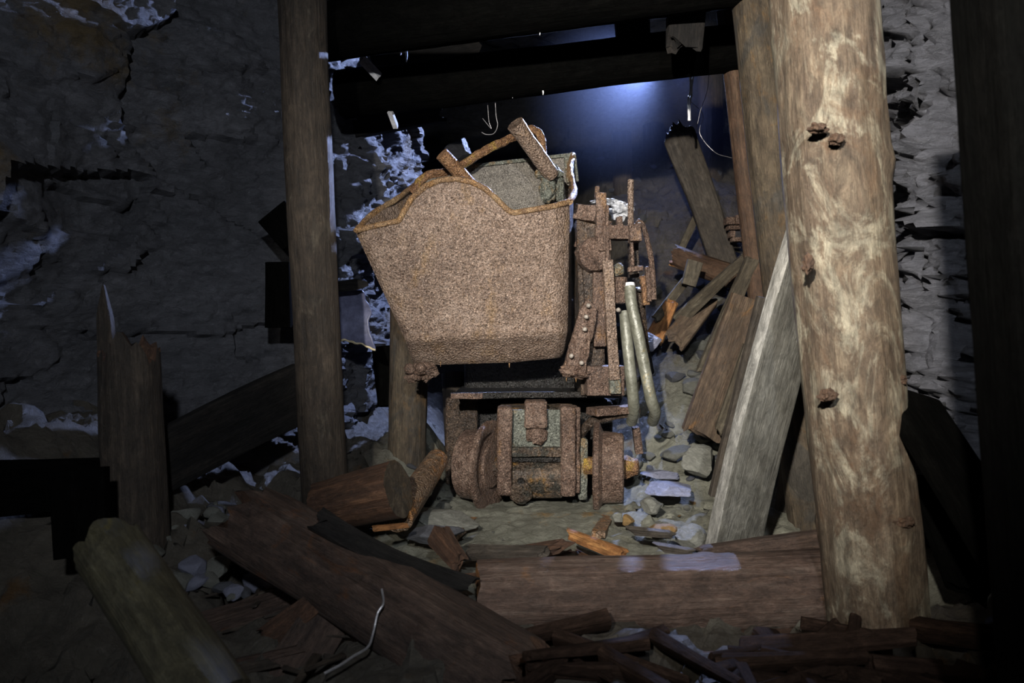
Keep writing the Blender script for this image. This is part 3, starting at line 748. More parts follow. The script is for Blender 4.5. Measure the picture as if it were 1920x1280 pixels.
bm = bmesh.new(); lathe(bm, [(0, .02), (.03, .046), (.05, .044), (.058, .03)], P(976, 917, YG + 0.045), (0, -1, -.1), 26, 0.12); boss = part('drain_boss', bm, M['gear'], gb)
for (x, y) in ((977, 902), (976, 921)):
    bm = bmesh.new(); lathe(bm, [(0, .016), (.015, .0155), (.021, .011)], P(x, y, YG + 0.01), (0, -1, 0), 14, 0.1, y); part('bolt', bm, M['black_shade_steel'], gb)
gbox(1086, 822, 1102, 938, YG + 0.06, 0.12, 'bearing_block', M['verdigris'], 0.012, parent=ld)
# wheels: tread, flange, hub, axis across the track
AX = Vector((1, 0.0, 0.0))
wc = P(920, 872, 2.80)
def wheel(c, s, tread_l, label, RT=0.142, RF=0.180, yaw=0.0):
    ax = Vector((s * math.cos(yaw), math.sin(yaw), 0))
    bm = bmesh.new()
    # profile from the inner face (towards the gearbox) to the outer one
    lathe(bm, [(0.0, .05), (0.0, .085), (0.010, .09), (0.013, .125), (0.004, .135), (0.0, RF - .008), (.006, RF), (.022, RF - .002), (.030, RF - .022), (.036, RT + .002), (.05, RT), (tread_l, RT * .97), (tread_l + .006, RT * .9), (tread_l + .004, RT * .6), (tread_l - .02, .06), (tread_l, .05)], c, ax, 56, 0.025, c.x)
    wh = part('wheel', bm, M['rust'], ld, label=label)
    return wh, ax
wl, axl = wheel(P(924, 873, 2.73), -1, 0.115, 'left flanged rail wheel', yaw=0.40)
wr, axr = wheel(P(1114, 875, 2.74), 1, 0.112, 'right flanged rail wheel', yaw=-0.16)
bm = bmesh.new(); lathe(bm, [(-0.045, .035), (.0, .035)], P(1116, 873, 2.745), axr, 24, 0.1); part('axle', bm, M['pipe_rust'], ld)
bm = bmesh.new(); lathe(bm, [(0.10, .045), (.13, .046), (.15, .036), (.172, .034), (.178, .02)], P(1114, 873, 2.745), axr, 22, 0.15); part('hub', bm, M['pipe_rust'], wr)
bm = bmesh.new(); lathe(bm, [(-0.05, .05), (.01, .05)], P(931, 873, 2.78), axl, 24, 0.1); part('axle', bm, M['rust_dark'], ld)
Lb((1108, 772), (1190, 766), 2.70, 2.76, 0.030, 0.10, 'suspension_arm', M['rust'])
bm = bmesh.new(); tube(bm, smooth_pts([P(1088, 815, 2.78), P(1104, 796, 2.76), P(1130, 782, 2.74), P(1185, 772, 2.74)], 8), 0.020, 12, 0.2); part('suspension_link', bm, M['rust_dark'], ld)
Lb((1192, 800), (1198, 850), 2.86, 2.86, 0.03, 0.04, 'rear_bracket', M['rust'])
# hoses
bm = bmesh.new(); tube(bm, smooth_pts([P(1181, 538, 2.66), P(1184, 570, 2.64), P(1195, 620, 2.62), P(1207, 680, 2.62), P(1220, 745, 2.62), P(1228, 772, 2.66), P(1224, 790, 2.74)], 10), 0.0225, 18, 0.04); part('hose', bm, M['hose'], ld, label='outer grey-green rubber hose looping to the floor')
bm = bmesh.new(); tube(bm, smooth_pts([P(1171, 585, 2.68), P(1174, 620, 2.66), P(1180, 680, 2.65), P(1186, 735, 2.66), P(1188, 768, 2.70), P(1184, 790, 2.78)], 10), 0.0225, 18, 0.04); part('hose', bm, M['hose'], ld, label='inner grey rubber hose hanging straight')
bm = bmesh.new(); lathe(bm, [(0, .018), (.03, .0225), (.035, .024)], P(1181, 530, 2.665), (0, -.1, -1), 18, 0.05); part('hose_collar', bm, M['ice'], ld, label='white collar on the outer hose')
bm = bmesh.new(); tube(bm, smooth_pts([P(1196, 540, 2.76), P(1200, 575, 2.78), P(1204, 620, 2.82), P(1208, 660, 2.86)], 8), 0.022, 14, 0.05); part('hose', bm, M['rust_dark'], ld, label='dark hose behind the grey ones')

# rails
for (a, b, nm) in (((905, 955, 2.75), (838, 1010, 2.15), 'left'), ((1150, 950, 2.75), (1122, 1002, 2.25), 'right')):
    p0, p1 = P(*a), P(*b); p0.z -= 0.008; p1.z -= 0.0
    d = (p1 - p0); bm = bmesh.new()
    bar(bm, p0 + d * -0.6, p1, 0.045, 0.022, up=Vector((0, 0, 1)))
    bar(bm, p0 + d * -0.6 - Vector((0, 0, .03)), p1 - Vector((0, 0, .03)), 0.014, 0.05, up=Vector((0, 0, 1)))
    bar(bm, p0 + d * -0.6 - Vector((0, 0, .055)), p1 - Vector((0, 0, .055)), 0.07, 0.012, up=Vector((0, 0, 1)))
    tag(solo('rail', bm, M['rail'], p1), f'rusty track rail running forward from under the {nm} loader wheel', 'rail')

# ------------------------------------------------------------------ props and beams
dn = Vector((0, -1, 0))
tp('mine_prop', (1518, -330, 1.47), (1652, 1260, 1.58), (196, 172), mat=M['post_pale'], seed=2.3, amp=0.028, jag=(0, 0.02), bend=-0.012, knots=9,
   label='thick pale peeled log prop, largest on the right, with dark knots', cat='mine prop')
tp('mine_prop', (1388, -230, 2.25), (1524, 1000, 2.35), (78, 84), mat=M['post_tan'], seed=3.7, amp=0.03, knots=5,
   label='tan log prop directly behind the thick pale prop', cat='mine prop')
tp('mine_prop', (1362, 20, 2.75), (1432, 640, 2.80), (36, 40), mat=M['post_thin'], seed=4.9, amp=0.05,
   label='slim dark brown prop left of the tan prop', cat='mine prop')
tp('mine_prop', (556, -200, 2.28), (612, 985, 2.34), (90, 84), mat=M['post_dark'], seed=5.1, amp=0.025, knots=5,
   label='tall dark brown log prop left of the loader', cat='mine prop')
st = tp('broken_prop', (256, 1075, 1.86), (240, 640, 1.90), (114, 106), mat=M['post_dark'], cap=M['wood_rot'], seed=6.4, amp=0.03, jag=(0, 0.06),
   label='broken prop stump with splintered top against the left rock wall', cat='mine prop')
tp('splinter', (204, 720, 1.86), (193, 528, 1.90), (34, 22), tpx=16, shape='plank', mat=M['post_dark'], seed=6.9, amp=0.1, jag=(0, 0.03), tip=0.35, label='tall shard at the stump top',
   parent=None, cat=None) and None
sh = [o for o in C.objects if o.name.startswith('splinter')][-1]
mwv = sh.matrix_world.copy(); bpy.context.view_layer.update(); sh.parent = st; sh.matrix_parent_inverse = st.matrix_world.inverted()
for kk in ('category', 'group'):
    if kk in sh: del sh[kk]
tp('mine_prop', (768, 560, 3.1), (762, 880, 3.0), (70, 72), mat=M['post_tan'], seed=7.7, amp=0.03,
   label='short brown prop standing behind the left bucket hinge', cat='mine prop')
tp('mine_prop', (850, 700, 3.4), (862, 960, 3.25), (44, 48), mat=M['post_dark'], seed=7.2, amp=0.03,
   label='dim brown post behind the left loader wheel', cat='mine prop')
tp('mine_prop', (1530, 700, 2.6), (1500, 1010, 2.5), (96, 100), mat=M['post_tan'], seed=17.7, amp=0.03,
   label='mud-smeared prop foot in the gap behind the wide grey plank', cat='mine prop')
tp('mine_prop', (1905, -220, 0.90), (2010, 1300, 0.95), (200, 200), tpx=150, shape='plank', mat=M['wood_near_black'], seed=8.7, amp=0.02,
   label='blurred black timber at the right edge of the view', cat='mine prop')
for k, (x, y0, y1, d, w_) in enumerate(((1165, 250, 470, 5.0, 36), (1225, 235, 470, 5.4, 40), (1330, 130, 470, 5.0, 46), (1100, 300, 480, 5.9, 34))):
    tp('mine_prop', (x, y0, d), (x + 6, y1, d), (w_, w_), mat=M['post_dark'], seed=30 + k, amp=0.03, cat='mine prop',
       label=('dim background prop just right of the bucket', 'dim background prop between the bucket and leaning timber', 'background prop beside the top of the leaning pointed timber', 'farthest faint prop behind the rear rim of the bucket')[k])

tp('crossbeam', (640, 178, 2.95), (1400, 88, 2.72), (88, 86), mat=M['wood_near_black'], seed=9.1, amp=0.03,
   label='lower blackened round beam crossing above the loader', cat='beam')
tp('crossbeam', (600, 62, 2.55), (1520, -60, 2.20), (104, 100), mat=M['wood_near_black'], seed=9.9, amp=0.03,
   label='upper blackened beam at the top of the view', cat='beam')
tp('lagging_board', (1183, 10, 2.9), (1190, 128, 2.86), (66, 62), tpx=22, shape='plank', mat=M['wood_black'], seed=10.1, amp=0.05, jag=(0, .02),
   label='short black board hanging between the two beams', cat='board')
tp('lagging_board', (1290, -40, 2.4), (1282, 96, 2.42), (78, 66), tpx=26, shape='plank', mat=M['wood_black'], seed=10.7, amp=0.05, jag=(0, .05),
   label='ragged black board hanging at the right end of the beams', cat='board')
tp('lagging_board', (700, 130, 3.2), (900, 90, 3.3), (90, 80), tpx=18, shape='plank', mat=M['wood_black'], seed=11.1, amp=0.04, jag=(0, .08),
   label='blackened roof board with broken right end above the bucket', cat='board')
tp('lagging_board', (660, 225, 3.25), (830, 205, 3.35), (70, 50), tpx=18, shape='plank', mat=M['wood_black'], seed=11.6, amp=0.06, jag=(0, .06),
   label='black broken board below the lower beam at left', cat='board')
for k, (a, b, w_, lab) in enumerate((((676, 108, 2.72), (712, 146, 2.78), 26, 'pale board end jutting from rock below the upper beam'),
                         ((731, 208, 2.9), (742, 238, 2.95), 13, 'small pale board end sticking out above the lit rock'),
                         ((690, 8, 2.5), (722, 26, 2.5), 34, 'pale wedge of wood over the upper beam at left'))):
    tp('board_end', a, b, (w_, w_), tpx=9, shape='plank', face=Vector((1, -.35, .3)), mat=M['chalk'], seed=12 + k, amp=0.06, jag=(.01, .01), label=lab, cat='board')

bpy.context.view_layer.update()
def attach(o, parent):
    bpy.context.view_layer.update()
    o.parent = parent; o.matrix_parent_inverse = parent.matrix_world.inverted()
pale = [o for o in C.objects if o.name == 'mine_prop'][0]
for k, (x, y, d, sx, sz) in enumerate(((1537, 238, 1.385, .018, .011), (1572, 258, 1.38, .014, .012), (1519, 492, 1.40, .010, .020), (1556, 742, 1.42, .016, .014), (1690, 712, 1.45, .014, .013), (1700, 980, 1.44, .022, .012))):
    bm = bmesh.new(); lumpy(bm, P(x, y, d) + Vector((0, .010, 0)), (sx, .012, sz), 40 + k, 4, 0.5)
    attach(solo('knot', bm, M['post_thin'], P(x, y, d)), pale)

# ------------------------------------------------------------------ planks leaning on the right
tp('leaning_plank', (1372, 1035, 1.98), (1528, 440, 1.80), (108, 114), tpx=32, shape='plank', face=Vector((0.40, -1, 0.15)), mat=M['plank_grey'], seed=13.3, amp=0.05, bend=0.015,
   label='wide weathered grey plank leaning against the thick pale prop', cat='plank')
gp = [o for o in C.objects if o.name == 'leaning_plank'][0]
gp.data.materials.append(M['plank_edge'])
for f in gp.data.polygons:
    if f.normal.x > 0.6: f.material_index = len(gp.data.materials) - 1  # one long side gets a paler wood colour
tp('leaning_plank', (1352, 930, 2.25), (1448, 560, 2.12), (52, 60), tpx=14, shape='plank', face=Vector((0.2, -1, 0)), mat=M['flat_post'], seed=14.3, amp=0.05,
   label='dark narrow plank just left of the wide grey plank', cat='plank')
tp('leaning_plank', (1318, 818, 2.75), (1408, 560, 2.7), (84, 78), tpx=16, shape='plank', face=Vector((0.2, -1, .2)), mat=M['plank_brown'], seed=15.3, amp=0.05, jag=(.03, 0),
   label='broad brown plank leaning beside the slim brown prop', cat='plank')
tp('slat', (1318, 700, 2.95), (1412, 480, 2.75), (26, 24), tpx=18, shape='plank', mat=M['plank_slat'], seed=15.9, amp=0.10, jag=(.03, .02),
   label='pale rough slat left of the broad brown plank', cat='plank')
tp('slat', (1270, 600, 3.3), (1402, 480, 3.0), (26, 20), tpx=16, shape='plank', mat=M['plank_slat'], seed=16.4, amp=0.10, jag=(.03, .02),
   label='mossy slat slanting below the pointed timber', cat='plank')
tp('slat', (1345, 812, 2.65), (1402, 640, 2.6), (14, 12), tpx=10, shape='plank', mat=M['plank_slat'], seed=16.9, amp=0.12, jag=(.03, .02),
   label='thin splintered strip on the right edge of the brown plank', cat='plank')
tp('leaning_timber', (1372, 530, 3.75), (1265, 228, 3.9), (46, 62), tpx=34, shape='beam', face=Vector((-.3, -1, 0)), mat=M['flat_post'], seed=17.3, amp=0.06, jag=(0, .06), tip=0.10,
   label='grey brown pointed timber leaning left in the background', cat='timber')
tp('slat', (1275, 470, 4.0), (1308, 400, 4.0), (14, 12), tpx=12, shape='plank', mat=M['plank_slat'], seed=18.4, amp=0.12, label='small lichen-spotted stick left of the pointed timber foot', cat='plank')
tp('fallen_timber', (1262, 478, 3.7), (1400, 530, 3.4), (40, 46), mat=M['post_thin'], cap=M['wood_orange'], seed=19.4, amp=0.08, jag=(.05, 0),
   label='broken timber with orange end lying under the pointed timber', cat='timber')
tp('wood_block', (1290, 535, 3.3), (1303, 490, 3.3), (26, 30), tpx=16, shape='plank', mat=M['plank_slat'], seed=20.4, amp=0.05,
   label='small upright pale wood block in the rubble', cat='wood block')
tp('broken_plank', (1225, 640, 3.35), (1262, 560, 3.3), (36, 24), tpx=14, shape='plank', face=Vector((-.3, -1, .5)), mat=M['wood_orange'], seed=21.4, amp=0.1, jag=(.03, .03),
   label='orange split board in the rubble right of the hoses', cat='plank')
tp('broken_plank', (1228, 600, 3.3), (1290, 520, 3.4), (18, 16), tpx=10, shape='plank', mat=M['plank_slat'], seed=21.9, amp=0.1, jag=(.03, .03),
   label='grey strip lying above the orange split board', cat='plank')
tp('broken_plank', (1262, 640, 3.2), (1330, 560, 3.3), (46, 40), tpx=14, shape='plank', face=Vector((-.3, -1, .5)), mat=M['plank_brown'], seed=22.4, amp=0.1, jag=(.05, .03),
   label='brown rotting board between rubble and the pale slat', cat='plank')
tp('slat', (1222, 700, 2.95), (1206, 620, 3.0), (8, 8), tpx=14, shape='plank', mat=M['wood_black'], seed=22.9, amp=0.1, label='thin dark strip standing just right of the outer hose', cat='plank')
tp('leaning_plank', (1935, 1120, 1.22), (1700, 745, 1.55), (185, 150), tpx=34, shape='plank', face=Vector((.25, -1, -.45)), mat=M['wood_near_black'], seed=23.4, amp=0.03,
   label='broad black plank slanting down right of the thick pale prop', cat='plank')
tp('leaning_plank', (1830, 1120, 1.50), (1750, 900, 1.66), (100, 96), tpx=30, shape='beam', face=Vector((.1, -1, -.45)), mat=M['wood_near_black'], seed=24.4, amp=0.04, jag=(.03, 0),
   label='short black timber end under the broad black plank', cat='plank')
# left boards
tp('lagging_board', (290, 872, 2.0), (570, 735, 2.45), (120, 112), tpx=26, shape='plank', face=Vector((.25, -1, -.25)), mat=M['wood_black'], seed=25.4, amp=0.05,
   label='wide blackened board slanting between the stump and the tall prop', cat='board')
tp('lagging_board', (512, 398, 2.62), (556, 452, 2.62), (64, 60), tpx=20, shape='plank', mat=M['wood_near_black'], seed=26.4, amp=0.04,
   label='upper small black board end behind the tall left prop', cat='board')
tp('lagging_board', (522, 492, 2.62), (524, 614, 2.62), (46, 50), tpx=24, shape='beam', mat=M['wood_near_black'], seed=27.4, amp=0.04,
   label='lower black block end behind the tall left prop', cat='board')
tp('lagging_board', (-60, 920, 1.75), (190, 905, 1.85), (110, 90), tpx=26, shape='plank', mat=M['wood_near_black'], seed=28.4, amp=0.05,
   label='black horizontal board at the left edge of the view', cat='board')
tp('wood_block', (150, 880, 1.62), (158, 1040, 1.60), (96, 92), tpx=40, shape='beam', face=Vector((.2, -1, 0)), mat=M['wood_near_black'], seed=29.4, amp=0.05,
   label='black block left of the splintered stump base', cat='wood block')
# sheet and plate behind the left prop
bm = bmesh.new(); rows = []
outl = [(625, 545), (680, 545), (694, 575), (702, 600), (702, 654)]
for j in range(31):
    v = j / 30; row = []
    for i in range(31):
        u = i / 30
        xr = interp([(678, 545), (696, 580), (690, 610), (704, 656)], v)[0] + 4 * noise.noise(Vector((v * 9, 0, 0)))
        yb = 636 + 20 * u * u + 4 * noise.noise(Vector((u * 8, 2, 0)))
        x = 622 + (xr - 622) * u; y = 545 + (yb - 545) * v
        row.append(bm.verts.new(P(x, y, 2.80 + 0.06 * v - 0.03 * u + 0.02 * math.sin(v * 5))))
    rows.append(row)
for a, b in zip(rows, rows[1:]):
    for i in range(30): bm.faces.new((a[i], a[i + 1], b[i + 1], b[i]))
edge = [v.co.copy() for v in rows[-1]]
s_ = solo('torn_sheet', bm, M['sheet'], P(650, 600, 2.82)); s_.modifiers.new('t', 'SOLIDIFY').thickness = 0.006
tag(s_, 'dark blue torn rubber sheet right of the tall left prop', 'sheet')
bm = bmesh.new(); tube(bm, edge, 0.004, 8, 0.6)
part('torn_edge', bm, M['ragged_edge'], s_, label='pale torn lower edge')
tp('slat', (622, 537, 2.74), (690, 532, 2.70), (14, 10), tpx=20, shape='plank', face=Vector((0, -.3, 1)), mat=M['wood_black'], seed=33, amp=0.1, tip=0.3,
   label='small black wedge of wood above the torn sheet', cat='plank')
tp('wood_block', (728, 650, 3.2), (735, 760, 3.15), (60, 50), tpx=30, shape='beam', mat=M['wood_near_black'], seed=34, amp=0.05,
   label='black block in the gap between torn sheet and bucket', cat='wood block')

# ------------------------------------------------------------------ fallen logs in the foreground
lg = tp('fallen_log', (893, 1128, 1.66), (1600, 1104, 1.72), (152, 150), mat=M['log_brown'], cap=M['wood_orange'], seed=35.5, amp=0.03, jag=(.008, 0), knots=6,
   label='long smooth brown log lying across the foreground to the pale prop', cat='log')
tp('fallen_log', (440, 965, 1.72), (985, 1290, 1.36), (150, 205), tpx=110, mat=M['wood_rotlog'], cap=M['wood_rot'], seed=36.5, amp=0.05, jag=(.07, .06), face=Vector((0, -.5, 1)), knots=4,
   label='big rotten half log slanting across the lower left foreground', cat='log')
tp('fallen_log', (600, 950, 2.12), (748, 916, 2.05), (92, 108), mat=M['wood_rot'], cap=M['post_tan'], seed=37.5, amp=0.03, jag=(.01, .004),
   label='short sawn reddish log piece at the foot of the tall left prop', cat='log')
tp('fallen_log', (748, 972, 2.1), (818, 862, 2.6), (56, 42), mat=M['rail'], seed=38.5, amp=0.05,
   label='slim crusted round pole left of the loader wheel', cat='log')
tp('fallen_log', (200, 1015, 1.22), (410, 1330, 1.02), (122, 136), mat=M['wood_mossy'], seed=39.5, amp=0.04, jag=(.03, 0),
   label='blurred mossy log with yellow lichen at the lower left', cat='log')
tp('dark_plank', (592, 968, 1.60), (892, 1100, 1.56), (46, 34), tpx=14, shape='plank', face=Vector((.15, -.75, 1)), mat=M['wood_black'], seed=40.5, amp=0.12, bend=-0.02, jag=(.03, .02),
   label='thin black plank propped over the rotten half log', cat='plank')
tp('driftwood', (1330, 1032, 1.90), (1570, 1006, 1.80), (18, 36), tpx=26, shape='beam', mat=M['wood_rotlog'], seed=41.5, amp=0.15, jag=(.05, .02),
   label='dark wet splintered branch lying on top of the foreground log', cat='wood piece')
tp('splinter_stick', (1060, 998, 2.0), (1176, 1044, 1.84), (16, 26), tpx=20, shape='beam', mat=M['wood_orange'], seed=42.5, amp=0.12, jag=(.03, .02),
   label='bright orange split stick behind the foreground log', cat='wood piece')
tp('broken_plank', (490, 1210, 1.5), (600, 1120, 1.5), (52, 40), tpx=14, shape='plank', face=Vector((.3, -1, .6)), mat=M['wood_rot'], seed=43.5, amp=0.12, jag=(.05, .04),
   label='red-brown broken board poking from under the rotten half log', cat='plank')
tp('broken_plank', (500, 1330, 1.42), (610, 1160, 1.5), (110, 90), tpx=20, shape='plank', face=Vector((.3, -1, .6)), mat=M['wood_rotlog'], seed=44.5, amp=0.06,
   label='dark wide board below the rotten half log', cat='plank')
tp('slat', (430, 1246, 1.44), (565, 1214, 1.46), (16, 14), tpx=12, shape='plank', mat=M['wood_rotlog'], seed=45.5, amp=0.12, jag=(.02, .03), label='upper of two short dark strips right of the mossy log', cat='plank')
tp('slat', (420, 1262, 1.40), (520, 1240, 1.42), (18, 16), tpx=12, shape='plank', mat=M['post_dark'], seed=45.9, amp=0.12, jag=(.02, .02), label='lower of two short dark strips right of the mossy log', cat='plank')
tp('broken_plank', (330, 1190, 1.62), (600, 1110, 1.7), (70, 60), tpx=16, shape='plank', face=Vector((0, -.5, 1)), mat=M['wood_rotlog'], seed=46.5, amp=0.06, label='dark plank lying in shadow under the rotten half log', cat='plank')
tp('broken_plank', (1040, 1212, 1.62), (1230, 1186, 1.60), (14, 10), tpx=14, shape='plank', mat=M['post_dark'], seed=47.5, amp=0.15, jag=(.02, .02), label='thin grey strip along the underside of the foreground log', cat='plank')
tp('broken_plank', (1186, 1212, 1.50), (1272, 1204, 1.50), (24, 20), tpx=12, shape='plank', face=Vector((0, -.6, 1)), mat=M['flat_post'], seed=48.5, amp=0.1, jag=(.01, .01), label='small square grey chip under the foreground log', cat='plank')
tp('dark_plank', (1035, 1262, 1.42), (1225, 1262, 1.42), (90, 88), tpx=20, shape='plank', face=Vector((0, -.45, 1)), mat=M['wood_black'], seed=49.5, amp=0.05, jag=(.02, .02), label='flat black board at the bottom centre edge', cat='plank')
tp('broken_plank', (1250, 1255, 1.42), (1600, 1262, 1.40), (90, 70), tpx=20, shape='plank', face=Vector((0, -.5, 1)), mat=M['wood_rot'], seed=50.5, amp=0.16, jag=(.05, .05), label='layered rotting board along the bottom edge beside the pale prop', cat='plank')
tp('broken_plank', (1390, 1200, 1.58), (1560, 1196, 1.58), (40, 34), tpx=18, shape='plank', face=Vector((0, -.5, 1)), mat=M['wood_rot'], seed=51.5, amp=0.1, jag=(.04, .05), label='red-brown board tucked under the right end of the foreground log', cat='plank')
tp('wood_block', (815, 1000, 1.92), (868, 1065, 1.82), (46, 34), tpx=24, shape='beam', mat=M['wood_rot'], seed=52.5, amp=0.18, jag=(.03, .03), label='chunky reddish rotten wood lump left of the foreground log', cat='wood block')
tp('slat', (870, 1035, 1.95), (1020, 1036, 1.86), (34, 30), tpx=12, shape='plank', face=Vector((0, -.5, 1)), mat=M['flat_post'], seed=53.5, amp=0.1, jag=(.03, .03), label='grey flat board behind the left end of the foreground log', cat='plank')
tp('broken_plank', (950, 1042, 1.98), (1070, 1020, 1.9), (34, 22), tpx=14, shape='plank', face=Vector((0, -.5, 1)), mat=M['wood_rot'], seed=54.5, amp=0.14, jag=(.04, .04), label='reddish board wedge just left of the orange stick', cat='plank')
tp('slat', (1180, 994, 2.08), (1262, 1002, 2.0), (12, 10), tpx=14, shape='plank', face=Vector((0, -.5, 1)), mat=M['flat_post'], seed=55.5, amp=0.12, jag=(.03, .03), label='upper grey sliver in the mud right of the orange stick', cat='plank')
tp('slat', (1220, 1022, 1.9), (1300, 1036, 1.84), (12, 10), tpx=14, shape='plank', face=Vector((0, -.5, 1)), mat=M['flat_post'], seed=56.5, amp=0.12, jag=(.03, .03), label='lower grey sliver touching the foreground log top', cat='plank')
tp('slat', (700, 992, 1.95), (768, 984, 2.0), (10, 8), tpx=10, shape='plank', mat=M['wood_orange'], seed=57.5, amp=0.15, jag=(.02, .02), label='light orange splinter beneath the short sawn log', cat='wood piece')

# loose splinters around the foreground and rubble: prototypes copied
def splinters(name, mat, label, group, spots, seed0, protos=3, lw=(0.10, 0.014)):
    pr = []
    for k in range(protos):
        pr.append(timber_mesh(name, lw[0], lw[1], lw[1] * .6, lw[1] * .5, lw[1] * .3, 'beam', seed0 + k, 0.006, 0.006, 0.12, 0.0, mat, nang=12))
    first = None
    for i, (x, y, z) in enumerate(spots):
        o = bpy.data.objects.new(name, pr[i % protos]) if first is None else first.copy()
        o.data = pr[i % protos]
        first = first or o
        o.location = (x, y, z)
        o.rotation_euler = (math.pi / 2 + random.uniform(-.25, .25), random.uniform(0, 6), random.uniform(-1.6, 1.6))
        s = random.uniform(0.6, 1.5); o.scale = (s, s, s)
        link(o); tag(o, label, 'splinter', group)
def pick(n, xr, yr, dz=0.012, seed=0):
    r = random.Random(seed); out = []
    for _ in range(n):
        x = r.uniform(*xr); y = r.uniform(*yr); out.append((x, y, ground(x, y) + dz))
    return out
splinters('wood_splinter', M['wood_rot'], 'small red-brown wood splinter in the mud behind the foreground log', 'splinters behind the foreground log', pick(26, (-0.12, 0.32), (1.82, 2.1), 0.02, 3), 60)
splinters('wood_splinter', M['wood_rotdark'], 'dark rotten splinter littering the bottom right ground', 'splinters at the bottom right', pick(34, (0.05, 0.85), (1.25, 1.55), 0.045, 4), 64, lw=(0.22, 0.040))
splinters('wood_splinter', M['post_dark'], 'dull splinter among the debris at the bottom left', 'splinters at the bottom left', pick(24, (-0.75, -0.3), (1.35, 1.8), 0.03, 5), 68)

# ------------------------------------------------------------------ stones
def stone_mesh(seed, size, mat, sub=4, flat=1.0):
    bm = bmesh.new(); r = bmesh.ops.create_icosphere(bm, subdivisions=sub, radius=1.0)
    rr = random.Random(int(seed * 10)); planes = []
    for k in range(11):
        d = Vector((rr.gauss(0, 1), rr.gauss(0, 1), rr.gauss(0, 1))).normalized(); planes.append((d, rr.uniform(0.55, 0.85)))
    for v in bm.verts:
        p = v.co.normalized()
        for d, h in planes:
            q = p.dot(d)
            if q > h: p = p - d * (q - h)
        p = p * (1 + 0.05 * fbm(p * 4 + Vector((seed, 0, 0)), 4) + 0.03 * facet(p * 3.5, seed, .5, .5))
        v.co = Vector((p.x * size[0], p.y * size[1], p.z * size[2]))
    me = bpy.data.meshes.new('stone'); bm.to_mesh(me); bm.free(); me.materials.append(mat)
    for f in me.polygons: f.use_smooth = True
    try: me.set_sharp_from_angle(angle=math.radians(30))
    except Exception: pass
    return me
def stone(loc, size, seed, mat, label, rz=0.0, tilt=0.0, name='stone'):
    o = bpy.data.objects.new(name, stone_mesh(seed, size, mat)); o.location = loc; o.rotation_euler = (tilt, tilt * .6, rz)
    link(o); tag(o, label, 'rock'); return o
stone(P(1255, 918, 2.62), (0.115, 0.085, 0.026), 1.3, M['stone_blue'], 'flat blue-grey slate slab in the mud right of the wheel', 0.2, 0.08, 'slate_slab')
stone(P(1238, 890, 2.85), (0.10, 0.07, 0.018), 2.3, M['stone_blue'], 'thin pale slate sheet behind the flat blue slab', -0.1, 0.05, 'slate_slab')
stone(P(1312, 866, 2.78), (0.085, 0.07, 0.075), 3.3, M['stone'], 'angular pale boulder touching the foot of the leaning planks', 0.4, 0.3)
stone(P(1222, 948, 2.48), (0.045, 0.04, 0.03), 4.3, M['stone'], 'rounded grey stone just in front of the blue slab', 0.4, 0.1)
stone(P(1178, 975, 2.3), (0.026, 0.025, 0.022), 5.3, M['stone_rust'], 'small rust-orange stone next to the right rail', 0.7)
stone(P(1158, 972, 2.32), (0.024, 0.022, 0.02), 5.9, M['stone'], 'small white-grey stone touching the right rail', 0.2)
stone(P(1292, 1008, 2.08), (0.065, 0.05, 0.045), 6.3, M['stone'], 'pale angular stone behind the middle of the foreground log', 0.9)
stone(P(1242, 992, 2.15), (0.05, 0.04, 0.02), 6.7, M['stone_rust'], 'low ochre-tinged stone behind the foreground log', 0.5)
stone(P(845, 975, 2.35), (0.12, 0.07, 0.028), 7.3, M['stone'], 'long flat yellowish slate left of the left rail', -0.2, 0.1, 'slate_slab')
stone(P(815, 1000, 2.12), (0.10, 0.06, 0.03), 8.3, M['stone_dark'], 'dark flat slate below the yellowish one', 0.2, 0.1, 'slate_slab')
stone(P(1222, 640, 3.2), (0.06, 0.05, 0.05), 9.3, M['stone_blue'], 'shiny wet blue rock right of the hoses', 0.5)
stone(P(385, 1075, 1.88), (0.075, 0.06, 0.05), 10.3, M['stone_dark'], 'largest grey stone in the heap right of the stump', 0.5)
stone(P(420, 1050, 2.0), (0.06, 0.05, 0.055), 11.3, M['stone_dark'], 'dark angular stone beside the rotten log end', 1.5)
stone(P(1795, 655, 1.93), (0.085, 0.07, 0.12), 12.3, M['rock_right'], 'blocky grey boulder wedged in the right rock wall', .2, .1, 'wall_boulder')
stone(P(860, 282, 3.6), (0.075, 0.05, 0.08), 14.3, M['rock_back'], 'dim rounded rock above the bucket behind the short pin', .2)
def scatter(n, xr, yr, mats, sz, label, group, seed, dz=0.0, zr=None):
    r = random.Random(seed)
    pr = [stone_mesh(seed + 0.37 * k, (1.0, r.uniform(.7, 1.0), r.uniform(.4, .75)), mats[k % len(mats)], sub=3) for k in range(5)]
    first = None
    for i in range(n):
        x = r.uniform(*xr); y = r.uniform(*yr)
        o = bpy.data.objects.new('stone', pr[0]) if first is None else first.copy(); first = first or o
        o.data = pr[i % 5]; s = sz[0] + (sz[1] - sz[0]) * r.random() ** 2
        o.scale = (s, s, s); o.location = (x, y, ground(x, y) + s * 0.25 + dz)
        o.rotation_euler = (r.uniform(-.5, .5), r.uniform(-.5, .5), r.uniform(0, 6.28))
        link(o); tag(o, label, 'rock', group)
scatter(55, (0.42, 0.78), (2.0, 2.75), [M['stone'], M['stone'], M['stone_rust'], M['stone']], (0.008, 0.03), 'little grey pebble in the mud between the right rail and the planks', 'pebbles right of the track', 3)
scatter(95, (0.45, 1.35), (2.85, 4.2), [M['stone'], M['stone_dark'], M['stone']], (0.02, 0.085), 'broken grey rock in the rubble slope right of the loader', 'rubble on the slope right of the loader', 4)
